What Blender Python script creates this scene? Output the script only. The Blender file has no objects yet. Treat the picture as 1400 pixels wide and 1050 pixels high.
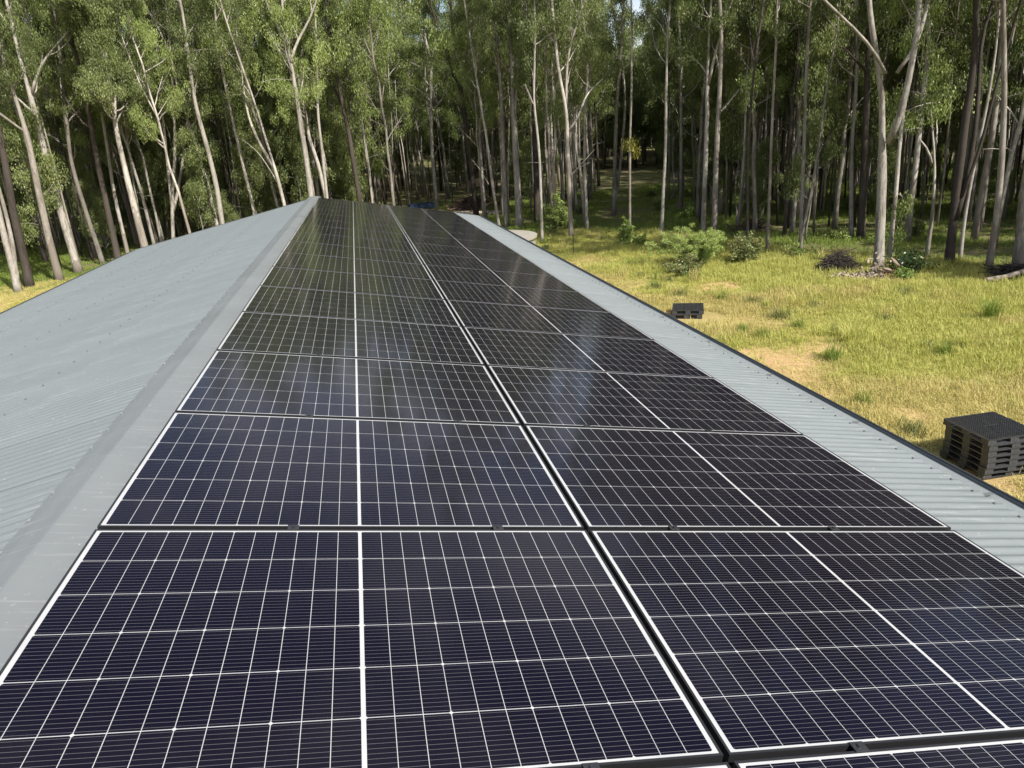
import bpy, math, random
import numpy as np
from mathutils import Matrix, Vector

R = math.radians
rnd = random.Random(7)
NP = np.random.default_rng(11)
SC = bpy.context.scene
COL = SC.collection

# ------------------------------------------------------------------ camera
ROT = np.array([[0.97554, -0.20832, -0.06997], [-0.13422, -0.30797, -0.94188], [0.17464, 0.92824, -0.32858]])
u_, s_, v_ = np.linalg.svd(ROT); ROT = u_ @ v_            # rows: camera right, down, forward in world axes
CAM = np.array([1.212, -1.25, 6.673])
FOC = 974.7                                                # pixels of a 1400 px wide picture
cd = bpy.data.cameras.new('camera'); cam = bpy.data.objects.new('camera', cd); COL.objects.link(cam)
m3 = Matrix((ROT.T @ np.diag([1, -1, -1])).tolist())
cam.matrix_world = Matrix.Translation(CAM.tolist()) @ m3.to_4x4()
cd.sensor_width = 36; cd.lens = FOC / 1400 * 36; cd.clip_start = .05; cd.clip_end = 3000
SC.camera = cam

# ------------------------------------------------------------------ sky, sun, exposure
SUN_EL, SUN_X, SUN_Y = R(45), .52, -.854                    # the sun stands behind the camera's right shoulder
w = bpy.data.worlds.new('World'); SC.world = w; w.use_nodes = True
nt = w.node_tree
sky = nt.nodes.new('ShaderNodeTexSky'); sky.sky_type = 'NISHITA'; sky.sun_disc = False
sky.sun_elevation = SUN_EL; sky.sun_rotation = math.atan2(SUN_X, SUN_Y)
sky.air_density = 1.0; sky.dust_density = 2.2; sky.ozone_density = 1.0
tc = nt.nodes.new('ShaderNodeTexCoord'); cmap = nt.nodes.new('ShaderNodeMapping'); cmap.inputs['Scale'].default_value = (1, 1, 2.2)
cn = nt.nodes.new('ShaderNodeTexNoise'); cn.inputs['Scale'].default_value = 2.6; cn.inputs['Detail'].default_value = 7; cn.inputs['Roughness'].default_value = .6
cr = nt.nodes.new('ShaderNodeValToRGB'); cr.color_ramp.elements[0].position = .47; cr.color_ramp.elements[1].position = .66
cm = nt.nodes.new('ShaderNodeMix'); cm.data_type = 'RGBA'; cm.inputs[7].default_value = (6.2, 6.3, 6.5, 1)      # scattered white cloud
nt.links.new(tc.outputs['Generated'], cmap.inputs[0]); nt.links.new(cmap.outputs[0], cn.inputs['Vector']); nt.links.new(cn.outputs[0], cr.inputs[0])
nt.links.new(cr.outputs[0], cm.inputs[0]); nt.links.new(sky.outputs[0], cm.inputs[6])
nt.links.new(cm.outputs[2], nt.nodes['Background'].inputs[0])
nt.nodes['Background'].inputs[1].default_value = 0.095
sl = bpy.data.lights.new('sun', 'SUN'); sl.energy = 5.0; sl.angle = R(.53); sl.color = (1, .94, .85)
so = bpy.data.objects.new('sun', sl); COL.objects.link(so)
sdir = Vector((SUN_X * math.cos(SUN_EL), SUN_Y * math.cos(SUN_EL), math.sin(SUN_EL)))
so.rotation_euler = sdir.to_track_quat('Z', 'Y').to_euler(); so.location = (20, -20, 40)
SC.view_settings.view_transform = 'Standard'; SC.view_settings.look = 'None'
SC.view_settings.exposure = 0.95; SC.view_settings.gamma = 1
SC.view_settings.use_curve_mapping = False
SC.render.engine = 'CYCLES'
SC.cycles.max_bounces = 6; SC.cycles.diffuse_bounces = 3; SC.cycles.glossy_bounces = 3
SC.cycles.transmission_bounces = 3; SC.cycles.transparent_max_bounces = 4

# ------------------------------------------------------------------ helpers
def ray(px, py):
    return ROT.T @ np.array([(px - 700) / FOC, (py - 525) / FOC, 1.])
def at_y(px, py, Y):                                       # world point on the sight line at distance Y along the shed
    d = ray(px, py); return CAM + d * (Y - CAM[1]) / d[1]
def at_z(px, py, z):
    d = ray(px, py); return CAM + d * (z - CAM[2]) / d[2]

class MB:
    """collects geometry, builds ONE mesh"""
    def __init__(s): s.v = []; s.f = []; s.n = 0; s.uv = None
    def add(s, verts, faces):
        s.v.append(np.asarray(verts, float)); o = s.n
        for f in faces: s.f.append([i + o for i in f])
        s.n += len(verts)
    def box(s, lo, hi, rz=0, c=(0, 0, 0)):
        x0, y0, z0 = lo; x1, y1, z1 = hi
        v = np.array([(x0, y0, z0), (x1, y0, z0), (x1, y1, z0), (x0, y1, z0), (x0, y0, z1), (x1, y0, z1), (x1, y1, z1), (x0, y1, z1)], float)
        if rz:
            ca, sa = math.cos(rz), math.sin(rz)
            v = np.c_[v[:, 0] * ca - v[:, 1] * sa, v[:, 0] * sa + v[:, 1] * ca, v[:, 2]]
        s.add(v + np.array(c), [(0, 3, 2, 1), (4, 5, 6, 7), (0, 1, 5, 4), (1, 2, 6, 5), (2, 3, 7, 6), (3, 0, 4, 7)])
    def tube(s, pts, rad, sides=7, cap=True, rough=0, rs=None):
        pts = np.asarray(pts, float); n = len(pts)
        t = np.gradient(pts, axis=0); t /= np.linalg.norm(t, axis=1)[:, None] + 1e-9
        ref = np.array([1., .13, 0]) if abs(t[0][2]) > .6 else np.array([.1, .05, 1.])
        a = np.cross(t, ref); a /= np.linalg.norm(a, axis=1)[:, None] + 1e-9
        b = np.cross(t, a)
        th = np.linspace(0, 2 * math.pi, sides, endpoint=False)
        rad = np.broadcast_to(np.asarray(rad, float), (n,))
        rr = np.broadcast_to(rad[:, None], (n, sides)).copy()
        if rough: rr = rr * (1 + (rs or NP).uniform(-rough, rough, (n, sides)))
        v = pts[:, None] + rr[:, :, None] * (np.cos(th)[None, :, None] * a[:, None] + np.sin(th)[None, :, None] * b[:, None])
        f = [(i * sides + j, i * sides + (j + 1) % sides, (i + 1) * sides + (j + 1) % sides, (i + 1) * sides + j) for i in range(n - 1) for j in range(sides)]
        if cap: f.append(tuple(range(sides))[::-1]); f.append(tuple((n - 1) * sides + j for j in range(sides)))
        s.add(v.reshape(-1, 3), f)
    def mesh(s, name, mat, smooth=False):
        me = bpy.data.meshes.new(name)
        me.from_pydata(np.concatenate(s.v).tolist() if s.v else [], [], s.f)
        if mat: me.materials.append(mat)
        if smooth: me.polygons.foreach_set('use_smooth', [True] * len(me.polygons))
        me.update(); return me

def quads_mesh(name, V, mat, tint=None):
    """V: (n,4,3) separate quads; tint: (n,) value per quad"""
    n = len(V); me = bpy.data.meshes.new(name)
    me.vertices.add(n * 4); me.vertices.foreach_set('co', V.reshape(-1).astype(np.float32))
    me.loops.add(n * 4); me.loops.foreach_set('vertex_index', np.arange(n * 4, dtype=np.int32))
    me.polygons.add(n); me.polygons.foreach_set('loop_start', np.arange(0, n * 4, 4, dtype=np.int32))
    me.materials.append(mat)
    if tint is not None:
        a = me.attributes.new('tint', 'FLOAT', 'FACE'); a.data.foreach_set('value', tint.astype(np.float32))
    me.update(calc_edges=True); return me

def obj(name, me, parent=None, loc=None, rot=None):
    o = bpy.data.objects.new(name, me); COL.objects.link(o)
    if parent: o.parent = parent
    if loc is not None: o.location = loc
    if rot is not None: o.rotation_euler = rot
    return o
def tag(o, label=None, cat=None, group=None, kind=None):
    if label: o['label'] = label
    if cat: o['category'] = cat
    if group: o['group'] = group
    if kind: o['kind'] = kind
    return o
def thing(name, label, cat, loc=(0, 0, 0), rot=(0, 0, 0), group=None):
    o = obj(name, None, None, loc, rot); o.empty_display_size = .2
    return tag(o, label, cat, group)

# numpy value noise
_P = NP.random((256, 256))
def vnoise(x, y, s):
    x = np.asarray(x, float) / s + 100.3; y = np.asarray(y, float) / s + 57.7
    xi = np.floor(x).astype(int); yi = np.floor(y).astype(int); fx = x - xi; fy = y - yi
    fx = fx * fx * (3 - 2 * fx); fy = fy * fy * (3 - 2 * fy)
    g = lambda i, j: _P[i % 256, j % 256]
    return (g(xi, yi) * (1 - fx) + g(xi + 1, yi) * fx) * (1 - fy) + (g(xi, yi + 1) * (1 - fx) + g(xi + 1, yi + 1) * fx) * fy
def fbm(x, y, s): return .5 * vnoise(x, y, s) + .3 * vnoise(x, y, s / 2.3) + .2 * vnoise(x, y, s / 5.1)

# ------------------------------------------------------------------ materials
def mat(name, build):
    m = bpy.data.materials.new(name); m.use_nodes = True
    t = m.node_tree; build(t, t.nodes['Principled BSDF'], t.nodes['Material Output']); return m
def N(t, typ, **kw):
    n = t.nodes.new(typ)
    for k, v in kw.items():
        if k.startswith('i_'):
            n.inputs[int(k[2:]) if k[2:].isdigit() else k[2:].replace('_', ' ')].default_value = v
        else: setattr(n, k, v)
    return n
def ramp(t, src, stops):
    r = t.nodes.new('ShaderNodeValToRGB'); t.links.new(src, r.inputs[0])
    e = r.color_ramp.elements
    while len(e) < len(stops): e.new(.5)
    for q, (p, c) in zip(e, stops): q.position = p; q.color = (*c, 1) if len(c) == 3 else c
    return r.outputs[0]
def noise(t, scale, detail=4, vec=None, rough=.55):
    n = N(t, 'ShaderNodeTexNoise'); n.inputs['Scale'].default_value = scale; n.inputs['Detail'].default_value = detail; n.inputs['Roughness'].default_value = rough
    if vec is not None: t.links.new(vec, n.inputs['Vector'])
    return n.outputs[0]
def coords(t, which='Object', scale=None):
    c = t.nodes.new('ShaderNodeTexCoord').outputs[which]
    if scale:
        mp = N(t, 'ShaderNodeMapping'); mp.inputs['Scale'].default_value = scale; t.links.new(c, mp.inputs[0]); return mp.outputs[0]
    return c
def mixc(t, fac, a, b, blend='MIX'):
    m = N(t, 'ShaderNodeMix', data_type='RGBA', blend_type=blend)
    for s, i in ((fac, 0), (a, 6), (b, 7)):
        if isinstance(s, (int, float)): m.inputs[i].default_value = s
        elif isinstance(s, tuple): m.inputs[i].default_value = (*s, 1)
        else: t.links.new(s, m.inputs[i])
    return m.outputs[2]
def math_(t, op, a, b=None):
    m = N(t, 'ShaderNodeMath', operation=op)
    for i, s in enumerate((a, b)):
        if s is None: continue
        if isinstance(s, (int, float)): m.inputs[i].default_value = s
        else: t.links.new(s, m.inputs[i])
    return m.outputs[0]
def bump(t, p, h, strength, dist=.01):
    b = N(t, 'ShaderNodeBump'); b.inputs['Strength'].default_value = strength; b.inputs['Distance'].default_value = dist
    t.links.new(h, b.inputs['Height']); t.links.new(b.outputs[0], p.inputs['Normal'])

def plain(name, c, rough=.5, metal=0, spec=.5, var=.15, scale=20, bmp=0):
    def b(t, p, o):
        n = noise(t, scale, 5, coords(t))
        t.links.new(ramp(t, n, [(.3, tuple(x * (1 - var) for x in c)), (.7, tuple(x * (1 + var) for x in c))]), p.inputs['Base Color'])
        p.inputs['Roughness'].default_value = rough; p.inputs['Metallic'].default_value = metal; p.inputs['Specular IOR Level'].default_value = spec
        if bmp: bump(t, p, n, bmp)
    return mat(name, b)

def roof_build(base):
    def b(t, p, o):
        c = coords(t, 'Object'); oi = N(t, 'ShaderNodeObjectInfo')
        big = noise(t, 1.3, 4, c); fine = noise(t, 60, 3, c)
        st = noise(t, 9, 5, coords(t, 'Object', (.25, 6, 1)))
        col = ramp(t, big, [(.3, tuple(x * .93 for x in base)), (.7, tuple(x * 1.06 for x in base))])
        col = mixc(t, math_(t, 'MULTIPLY', ramp(t, st, [(.58, (0, 0, 0)), (.75, (1, 1, 1))]), .16), col, (.62, .62, .58))
        col = mixc(t, math_(t, 'MULTIPLY', ramp(t, fine, [(.68, (0, 0, 0)), (.74, (1, 1, 1))]), .35), col, (.6, .6, .57))
        hsv = N(t, 'ShaderNodeHueSaturation'); t.links.new(col, hsv.inputs['Color'])
        t.links.new(math_(t, 'ADD', math_(t, 'MULTIPLY', oi.outputs['Random'], .06), .97), hsv.inputs['Value'])
        t.links.new(hsv.outputs[0], p.inputs['Base Color'])
        t.links.new(ramp(t, big, [(.3, (.36,) * 3), (.75, (.5,) * 3)]), p.inputs['Roughness'])
        p.inputs['Specular IOR Level'].default_value = .45
        bump(t, p, noise(t, 5, 2, c), .08, .02)
    return b
M_ROOF = mat('painted roof steel', roof_build((.130, .147, .150)))
M_CAP = mat('painted flashing steel', roof_build((.138, .150, .153)))
M_GUT = mat('gutter steel', roof_build((.165, .183, .188)))
M_GUTDARK = plain('gutter bead', (.03, .033, .035), .4)
M_WALL = mat('wall steel', roof_build((.34, .35, .33)))
M_SCREW = plain('screw heads', (.115, .125, .127), .4, .2)
M_FRAME = plain('black anodised frame', (.012, .012, .013), .38, .0, .5, .1)
M_RAIL = plain('black rail', (.02, .02, .022), .4)
M_CLAMP = plain('clamp aluminium black', (.018, .018, .02), .35)

def glass_coat(p, rough=.05):
    p.inputs['IOR'].default_value = 1.235; p.inputs['Roughness'].default_value = rough; p.inputs['Specular IOR Level'].default_value = .5
def cell_b(t, p, o):
    uv = N(t, 'ShaderNodeUVMap'); uv.uv_map = 'cell'
    sp = N(t, 'ShaderNodeSeparateXYZ'); t.links.new(uv.outputs[0], sp.inputs[0])
    # fine silver wires, twelve to a cell, and a soft hatch of fingers
    fr = math_(t, 'FRACT', math_(t, 'MULTIPLY', sp.outputs[1], 12.0 / .182))
    wire = math_(t, 'LESS_THAN', math_(t, 'ABSOLUTE', math_(t, 'SUBTRACT', fr, .5)), .033)
    geo = N(t, 'ShaderNodeNewGeometry'); oi = N(t, 'ShaderNodeObjectInfo')
    r = geo.outputs['Random Per Island']
    base = ramp(t, r, [(0, (.0022, .0018, .0058)), (.5, (.0030, .0021, .0066)), (1, (.0019, .0020, .0062))])
    col = mixc(t, wire, base, (.088, .086, .094))
    dust = noise(t, 3.5, 5, N(t, 'ShaderNodeTexCoord').outputs['Object'])
    col = mixc(t, math_(t, 'MULTIPLY', ramp(t, dust, [(.45, (0, 0, 0)), (.8, (1, 1, 1))]), .03), col, (.3, .27, .23))
    t.links.new(col, p.inputs['Base Color'])
    glass_coat(p, .10)
M_CELL = mat('solar cell under glass', cell_b)
def back_b(t, p, o):
    n = noise(t, 4, 3, coords(t))
    t.links.new(ramp(t, n, [(.3, (.29, .30, .31)), (.7, (.35, .355, .36))]), p.inputs['Base Color']); glass_coat(p, .08)
M_BACK = mat('white back sheet under glass', back_b)

M_PALLET = plain('recycled black plastic', (.026, .027, .030), .30, 0, .6, .35, 14, .15)
M_PALLET_SIDE = plain('scuffed black plastic', (.033, .035, .039), .5, 0, .5, .4, 18, .2)
M_TANK = plain('tank roof steel', (.25, .235, .20), .5, 0, .4, .12, 3)
M_TANKW = plain('tank wall steel', (.26, .26, .25), .45, 0, .4, .12, 3)
M_BLUE = plain('blue paint', (.02, .045, .10), .45, 0, .5, .2, 4)
M_WHITE = plain('white paint', (.65, .65, .63), .5, 0, .4, .1, 4)
M_TYRE = plain('tyre rubber', (.015, .015, .016), .8)

def bark_b(c1, c2, c3, sock=.62):
    def b(t, p, o):
        oi = N(t, 'ShaderNodeObjectInfo')
        a = noise(t, 1.6, 6, coords(t, 'Object', (2.2, 2.2, .35)), .65)
        bl = noise(t, .8, 3, coords(t, 'Object', (1.5, 1.5, .6)))
        fi = noise(t, 9, 5, coords(t, 'Object', (2.5, 2.5, .5)), .7)
        col = ramp(t, a, [(.36, c2), (.46, c1), (.58, c1), (.68, c3)])
        col = mixc(t, ramp(t, bl, [(.5, (0, 0, 0)), (.62, (1, 1, 1))]), col, mixc(t, .6, col, c2))
        col = mixc(t, ramp(t, fi, [(.38, (0, 0, 0)), (.7, (.9, .9, .9))]), col, mixc(t, .72, col, (.075, .06, .048)))
        zz = N(t, 'ShaderNodeSeparateXYZ'); t.links.new(coords(t), zz.inputs[0])
        lim = math_(t, 'ADD', math_(t, 'MULTIPLY', oi.outputs['Random'], 9.0), math_(t, 'MULTIPLY', bl, 4.0))
        low = math_(t, 'LESS_THAN', zz.outputs[2], math_(t, 'SUBTRACT', lim, 5.5))
        col = mixc(t, math_(t, 'MULTIPLY', low, sock), col, mixc(t, fi, (.05, .04, .033), (.20, .165, .135)))
        hsv = N(t, 'ShaderNodeHueSaturation'); t.links.new(col, hsv.inputs['Color'])
        t.links.new(math_(t, 'ADD', math_(t, 'MULTIPLY', oi.outputs['Random'], .5), .72), hsv.inputs['Value'])
        t.links.new(hsv.outputs[0], p.inputs['Base Color'])
        p.inputs['Roughness'].default_value = .8; p.inputs['Specular IOR Level'].default_value = .25
        bump(t, p, fi, .5, .03)
    return b
M_PALE = mat('pale gum bark', bark_b((.385, .36, .32), (.175, .155, .13), (.50, .48, .44)))
M_GREY = mat('grey gum bark', bark_b((.25, .23, .20), (.11, .093, .076), (.35, .325, .285)))
M_DARK = mat('dark ironbark', bark_b((.052, .043, .036), (.024, .02, .017), (.10, .085, .07), 0))

def leaf_b(lo, mid, hi, trans=.28, rough=.42):
    def b(t, p, o):
        at = N(t, 'ShaderNodeAttribute', attribute_name='tint'); oi = N(t, 'ShaderNodeObjectInfo')
        v = math_(t, 'ADD', math_(t, 'MULTIPLY', at.outputs['Fac'], .75), math_(t, 'MULTIPLY', oi.outputs['Random'], .25))
        col = ramp(t, v, [(0, lo), (.5, mid), (1, hi)])
        t.links.new(col, p.inputs['Base Color']); p.inputs['Roughness'].default_value = rough
        p.inputs['Specular IOR Level'].default_value = .42
        tr = N(t, 'ShaderNodeBsdfTranslucent'); t.links.new(mixc(t, .5, col, (.16, .22, .03)), tr.inputs[0])
        mx = N(t, 'ShaderNodeMixShader'); mx.inputs[0].default_value = trans
        t.links.new(p.outputs[0], mx.inputs[1]); t.links.new(tr.outputs[0], mx.inputs[2]); t.links.new(mx.outputs[0], o.inputs[0])
    return b
M_LEAF = mat('gum leaves', leaf_b((.045, .06, .02), (.145, .18, .058), (.32, .36, .14), .38, .5))
M_LEAFB = mat('fresh gum leaves', leaf_b((.10, .14, .038), (.21, .265, .075), (.36, .42, .14), .38, .5))
M_LEAFY = mat('yellowing leaves', leaf_b((.24, .24, .04), (.34, .32, .05), (.42, .38, .07)))
M_BUSH = mat('bush leaves', leaf_b((.10, .17, .035), (.17, .25, .055), (.25, .33, .09), .4))
M_FEATHER = mat('light green leaves', leaf_b((.24, .32, .08), (.36, .44, .13), (.48, .55, .21), .4))
M_DARKLEAF = mat('dark glossy leaves', leaf_b((.015, .03, .012), (.03, .055, .018), (.06, .09, .03), .15, .3))
M_REDLEAF = mat('russet green leaves', leaf_b((.11, .15, .045), (.17, .19, .07), (.24, .17, .08)))
M_GRASS = mat('meadow grass', leaf_b((.28, .32, .06), (.47, .46, .12), (.62, .57, .22), .42, .6))
M_WEED = mat('dull weeds', leaf_b((.05, .07, .025), (.10, .12, .04), (.18, .17, .07), .3, .6))
M_STRAW = mat('dry straw', leaf_b((.33, .28, .09), (.52, .44, .16), (.66, .58, .28), .38, .6))
M_MGREEN = mat('fresh meadow grass', leaf_b((.27, .31, .06), (.44, .44, .11), (.58, .54, .18), .42, .6))
M_FGRASS = mat('green grass', leaf_b((.09, .15, .025), (.17, .24, .04), (.30, .33, .08), .38, .6))
M_WOOD = mat('weathered wood', bark_b((.36, .30, .23), (.16, .12, .09), (.5, .45, .37), 0))
M_TWIG = mat('charred twigs', bark_b((.02, .017, .015), (.009, .008, .007), (.06, .05, .042), 0))
M_BROWN = mat('brown branches', bark_b((.13, .085, .06), (.05, .035, .027), (.22, .17, .13), 0))
M_RUST = plain('rotten red wood', (.10, .05, .033), .85, 0, .2, .4, 12, .4)

def ground_b(t, p, o):
    a = N(t, 'ShaderNodeAttribute', attribute_name='soil'); f = N(t, 'ShaderNodeAttribute', attribute_name='forest')
    c = coords(t, 'Object')
    n1 = noise(t, .9, 8, c, .65); n2 = noise(t, 9, 6, c, .7); n3 = noise(t, .25, 4, c)
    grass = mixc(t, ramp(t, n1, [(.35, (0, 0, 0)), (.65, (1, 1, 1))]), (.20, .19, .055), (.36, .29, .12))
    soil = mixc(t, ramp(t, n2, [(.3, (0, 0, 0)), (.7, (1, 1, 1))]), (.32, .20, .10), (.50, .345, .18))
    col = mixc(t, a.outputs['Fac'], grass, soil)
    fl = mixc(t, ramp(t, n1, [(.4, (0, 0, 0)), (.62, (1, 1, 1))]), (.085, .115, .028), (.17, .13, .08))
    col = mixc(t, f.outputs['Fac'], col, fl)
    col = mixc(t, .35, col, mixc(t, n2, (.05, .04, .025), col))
    t.links.new(col, p.inputs['Base Color']); p.inputs['Roughness'].default_value = .95; p.inputs['Specular IOR Level'].default_value = .15
    bump(t, p, n2, .6, .04)
M_GROUND = mat('soil and thatch', ground_b)

# ------------------------------------------------------------------ ground
EDGE_X = [-200, -60, -30, -18, -8, 6, 10, 13, 16.5, 19.5, 21.8, 23, 24.5, 27, 32, 40, 60, 200]
EDGE_Y = [44, 44, 45, 47, 52, 55, 49, 46, 45, 41, 34, 29, 25.5, 22.5, 15, 5, -10, -60]
def edge(x): return np.interp(x, EDGE_X, EDGE_Y)
def path_x(y): return np.interp(y, [44, 52, 60, 70, 85, 100, 130], [18.4, 20.6, 23.3, 27.5, 33, 40, 52])
def gz(x, y):
    x = np.asarray(x, float); y = np.asarray(y, float)
    h = .16 * (fbm(x, y, 7) - .5) + np.clip(y - 75, 0, 400) * .045
    near = np.clip((np.abs(x) - 5) / 4, 0, 1) + np.clip((y - 20) / 4, 0, 1)
    return h * np.clip(near, 0, 1)
def soil_mask(x, y):
    x = np.asarray(x, float); y = np.asarray(y, float)
    n = fbm(x, y, 4.2)
    s = np.clip(1.25 - np.abs(x - 9.5) / 4.6, 0, 1) * (y < 36)           # worn strip along the shed
    s = np.maximum(s, np.clip(1.1 - np.abs(x - 14 + .05 * y) / 5.5, 0, 1) * .85 * np.clip((36 - y) / 10, 0, 1))
    s = np.maximum(s, np.clip(1.2 - np.hypot(x + 17.5, (y - 38) * .8) / 6, 0, 1))
    s = s * .9 + (n - .5) * 3.2 - .70
    p = np.clip(1.5 - np.abs(x - path_x(y) - 1.2 * (vnoise(x, y, 9) - .5)) / 2.0, 0, 1) * (y > 47)
    return np.clip(np.maximum(np.clip(s * 1.6, 0, 1) * .95, p * np.clip((fbm(x, y, 3) - .25) * 3, 0, 1)), 0, 1)
def axis(lo, hi, st, far):
    mid = np.arange(lo, hi + 1e-6, st); out = [hi]
    d = st
    while out[-1] < far: d *= 1.35; out.append(out[-1] + d)
    lo_ = [lo]; d = st
    while lo_[-1] > -far: d *= 1.35; lo_.append(lo_[-1] - d)
    return np.r_[lo_[1:][::-1], mid, out[1:]]
gx = axis(-34, 58, .4, 900); gy = axis(-12, 110, .4, 900)
GX, GY = np.meshgrid(gx, gy); GZ = gz(GX, GY)
nx, ny = len(gx), len(gy)
idx = np.arange(nx * ny).reshape(ny, nx)
me = bpy.data.meshes.new('ground')
me.vertices.add(nx * ny); me.vertices.foreach_set('co', np.stack([GX, GY, GZ], -1).reshape(-1).astype(np.float32))
qf = np.stack([idx[:-1, :-1], idx[:-1, 1:], idx[1:, 1:], idx[1:, :-1]], -1).reshape(-1, 4)
me.loops.add(qf.size); me.loops.foreach_set('vertex_index', qf.reshape(-1).astype(np.int32))
me.polygons.add(len(qf)); me.polygons.foreach_set('loop_start', np.arange(0, qf.size, 4, dtype=np.int32))
me.polygons.foreach_set('use_smooth', [True] * len(qf))
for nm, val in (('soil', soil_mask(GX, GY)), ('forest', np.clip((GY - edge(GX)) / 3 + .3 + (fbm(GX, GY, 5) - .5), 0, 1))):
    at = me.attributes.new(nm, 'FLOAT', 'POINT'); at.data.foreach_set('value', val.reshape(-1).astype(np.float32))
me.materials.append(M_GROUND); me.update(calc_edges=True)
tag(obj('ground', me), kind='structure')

# ------------------------------------------------------------------ shed (roof, cap, gutters, walls)
TH = R(11.05); CT, ST = math.cos(TH), math.sin(TH)
APEX = 5.482; Y0, Y1 = -7.832, 19.6
shed = thing('shed', 'long grey steel shed whose corrugated roof carries the solar panels', 'shed')
def sheet_mesh(length, side):
    # local x runs down the slope, y along the ridge; ten corrugations wide with a lapped edge
    n = 64; y = np.linspace(0, .762 + .03, n)
    z = .007 * np.cos(2 * math.pi * y / .0762) - .007
    z = z + np.where(y > .755, .0025, 0)
    xs = np.linspace(.03, length, 5)
    V = np.stack([np.broadcast_to(xs[:, None], (5, n)), np.broadcast_to(y, (5, n)), np.broadcast_to(z, (5, n))], -1).reshape(-1, 3)
    F = [(i * n + j, (i + 1) * n + j, (i + 1) * n + j + 1, i * n + j + 1) for i in range(4) for j in range(n - 1)]
    mb = MB(); mb.add(V, F)
    return mb.mesh('roof_sheet', M_ROOF, True)
LR, LL = 4.52, 4.80
RS = .036                                                 # roof sheet crest lies this far under the cap
for side, ln in ((1, LR), (-1, LL)):
    me = sheet_mesh(ln, side)
    for k in range(36):
        o = obj('roof_sheet', me, shed)
        y = Y0 + k * .762
        if side == 1: o.location = (0, y, APEX - RS); o.rotation_euler = (0, TH, 0)
        else: o.location = (0, y + .762, APEX - RS); o.rotation_euler = (0, TH, math.pi)
def slope(d, h, side): return (side * (d * CT + h * ST), APEX - RS - d * ST + h * CT)
def screw(mb, d, y, side, r=.0055):
    x, z = slope(d, .0, side)
    th = np.linspace(0, 2 * math.pi, 6, endpoint=False)
    for (rr, hh) in ((r * 1.5, .003), (r, .008)):
        b = np.stack([rr * np.cos(th), rr * np.sin(th), np.zeros(6)], -1); t_ = b + [0, 0, hh]
        V = np.r_[b, t_]; ca, sa = math.cos(TH * side), math.sin(TH * side)
        V = np.c_[V[:, 0] * ca + V[:, 2] * sa, V[:, 1], -V[:, 0] * sa + V[:, 2] * ca]
        mb.add(V + [x, y, z], [(i, (i + 1) % 6, 6 + (i + 1) % 6, 6 + i) for i in range(6)] + [(6, 7, 8, 9, 10, 11)])
for side, ln in ((1, LR), (-1, LL)):
    for d in ((ln - .06, ln - 1.25, ln - 2.45, ln - 3.6)):
        if side == 1 and d < 3.8 and d > .3: continue     # under the panels
        mb = MB(); n = 0
        y = Y0 + .0762 * 2
        while y < Y1 - .05:
            screw(mb, d + rnd.uniform(-.006, .006), y, side); y += .0762 * (2 if d > ln - .2 else 4)
        tag(obj('screw_line', mb.mesh('screw_line', M_SCREW), shed), kind='stuff')
# ridge cap in four lengths
def cap_mesh(L):
    prof = []
    for s, wd in ((-1, .155), (1, .195)):
        a = [(s * (wd + .004), -.020), (s * wd, -.004), (s * wd * .66, .0005), (s * wd * .33, .001), (s * .010, .003)]
        p = [(d * CT + (h * ST if s > 0 else -h * ST), -abs(d) * ST + h * CT) for d, h in a]
        prof += p if s < 0 else p[::-1]
    prof.insert(5, (0, .0025))
    nn = 14; ys = np.linspace(0, L, nn); n = len(prof)
    V = np.array([(x, y, z + .0015 * math.sin(y * 5.1 + x * 9)) for y in ys for x, z in prof])
    F = [(i * n + j, i * n + j + 1, (i + 1) * n + j + 1, (i + 1) * n + j) for i in range(nn - 1) for j in range(n - 1)]
    mb = MB(); mb.add(V, F)
    return mb.mesh('ridge_cap', M_CAP)
y = Y0
for k, L in enumerate((8.2, 6.6, 6.6, 6.12)):
    o = obj('ridge_cap', cap_mesh(L + .06), shed, (0, y, APEX + .0025 * (k % 2))); y += L
mb = MB(); y = Y0 + .1
while y < Y1 - .1:
    for s, d in ((-1, .13), (1, .155)):
        x, z = slope(d, RS, s)
        mb.box((-.006, -.006, 0), (.006, .006, .006), 0, (x, y + (.03 if s > 0 else 0), z))
    y += .2286
tag(obj('screw_line', mb.mesh('cap_screws', plain('cap screw', (.17, .18, .185), .4)), shed), kind='stuff')
# gutters: square section with a dark rolled front bead
for side, ln in ((1, LR), (-1, LL)):
    gw = .175 if side > 0 else .135; xe = (ln - .05) * CT; ze = APEX - RS - ln * ST - .02
    prof = [(xe - .03, ze + .0), (xe - .03, ze - .022), (xe + gw, ze - .022), (xe + gw, ze - .004), (xe + gw + .006, ze - .004), (xe + gw + .006, ze - .106), (xe - .036, ze - .106), (xe - .036, ze)]
    mb = MB(); V = [(side * x, yy, z) for yy in (Y0, Y1 + .02) for x, z in prof]
    F = [(j, (j + 1) % 8, 8 + (j + 1) % 8, 8 + j) for j in range(8)]
    mb.add(V, F); mb.box((side * (xe + .05) - .088, -.002, ze - .105), (side * (xe + .05) + .088, .002, ze), 0, (0, Y1 + .022, 0))
    g = obj('gutter', mb.mesh('gutter', M_GUT), shed)
    mb = MB(); mb.tube([(side * (xe + gw + .005), Y0, ze + .000), (side * (xe + gw + .005), 6, ze + .000), (side * (xe + gw + .005), Y1 + .02, ze + .000)], .008, 8)
    obj('bead', mb.mesh('bead', M_GUTDARK), g)
    mb = MB(); yy = Y0 + .4
    while yy < Y1:
        mb.box((-.075, -.012, -.002), (.075, .012, .002), 0, (side * (xe + .055), yy, ze - .006)); yy += 1.15
    obj('bracket', mb.mesh('bracket', M_SCREW), g)
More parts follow.
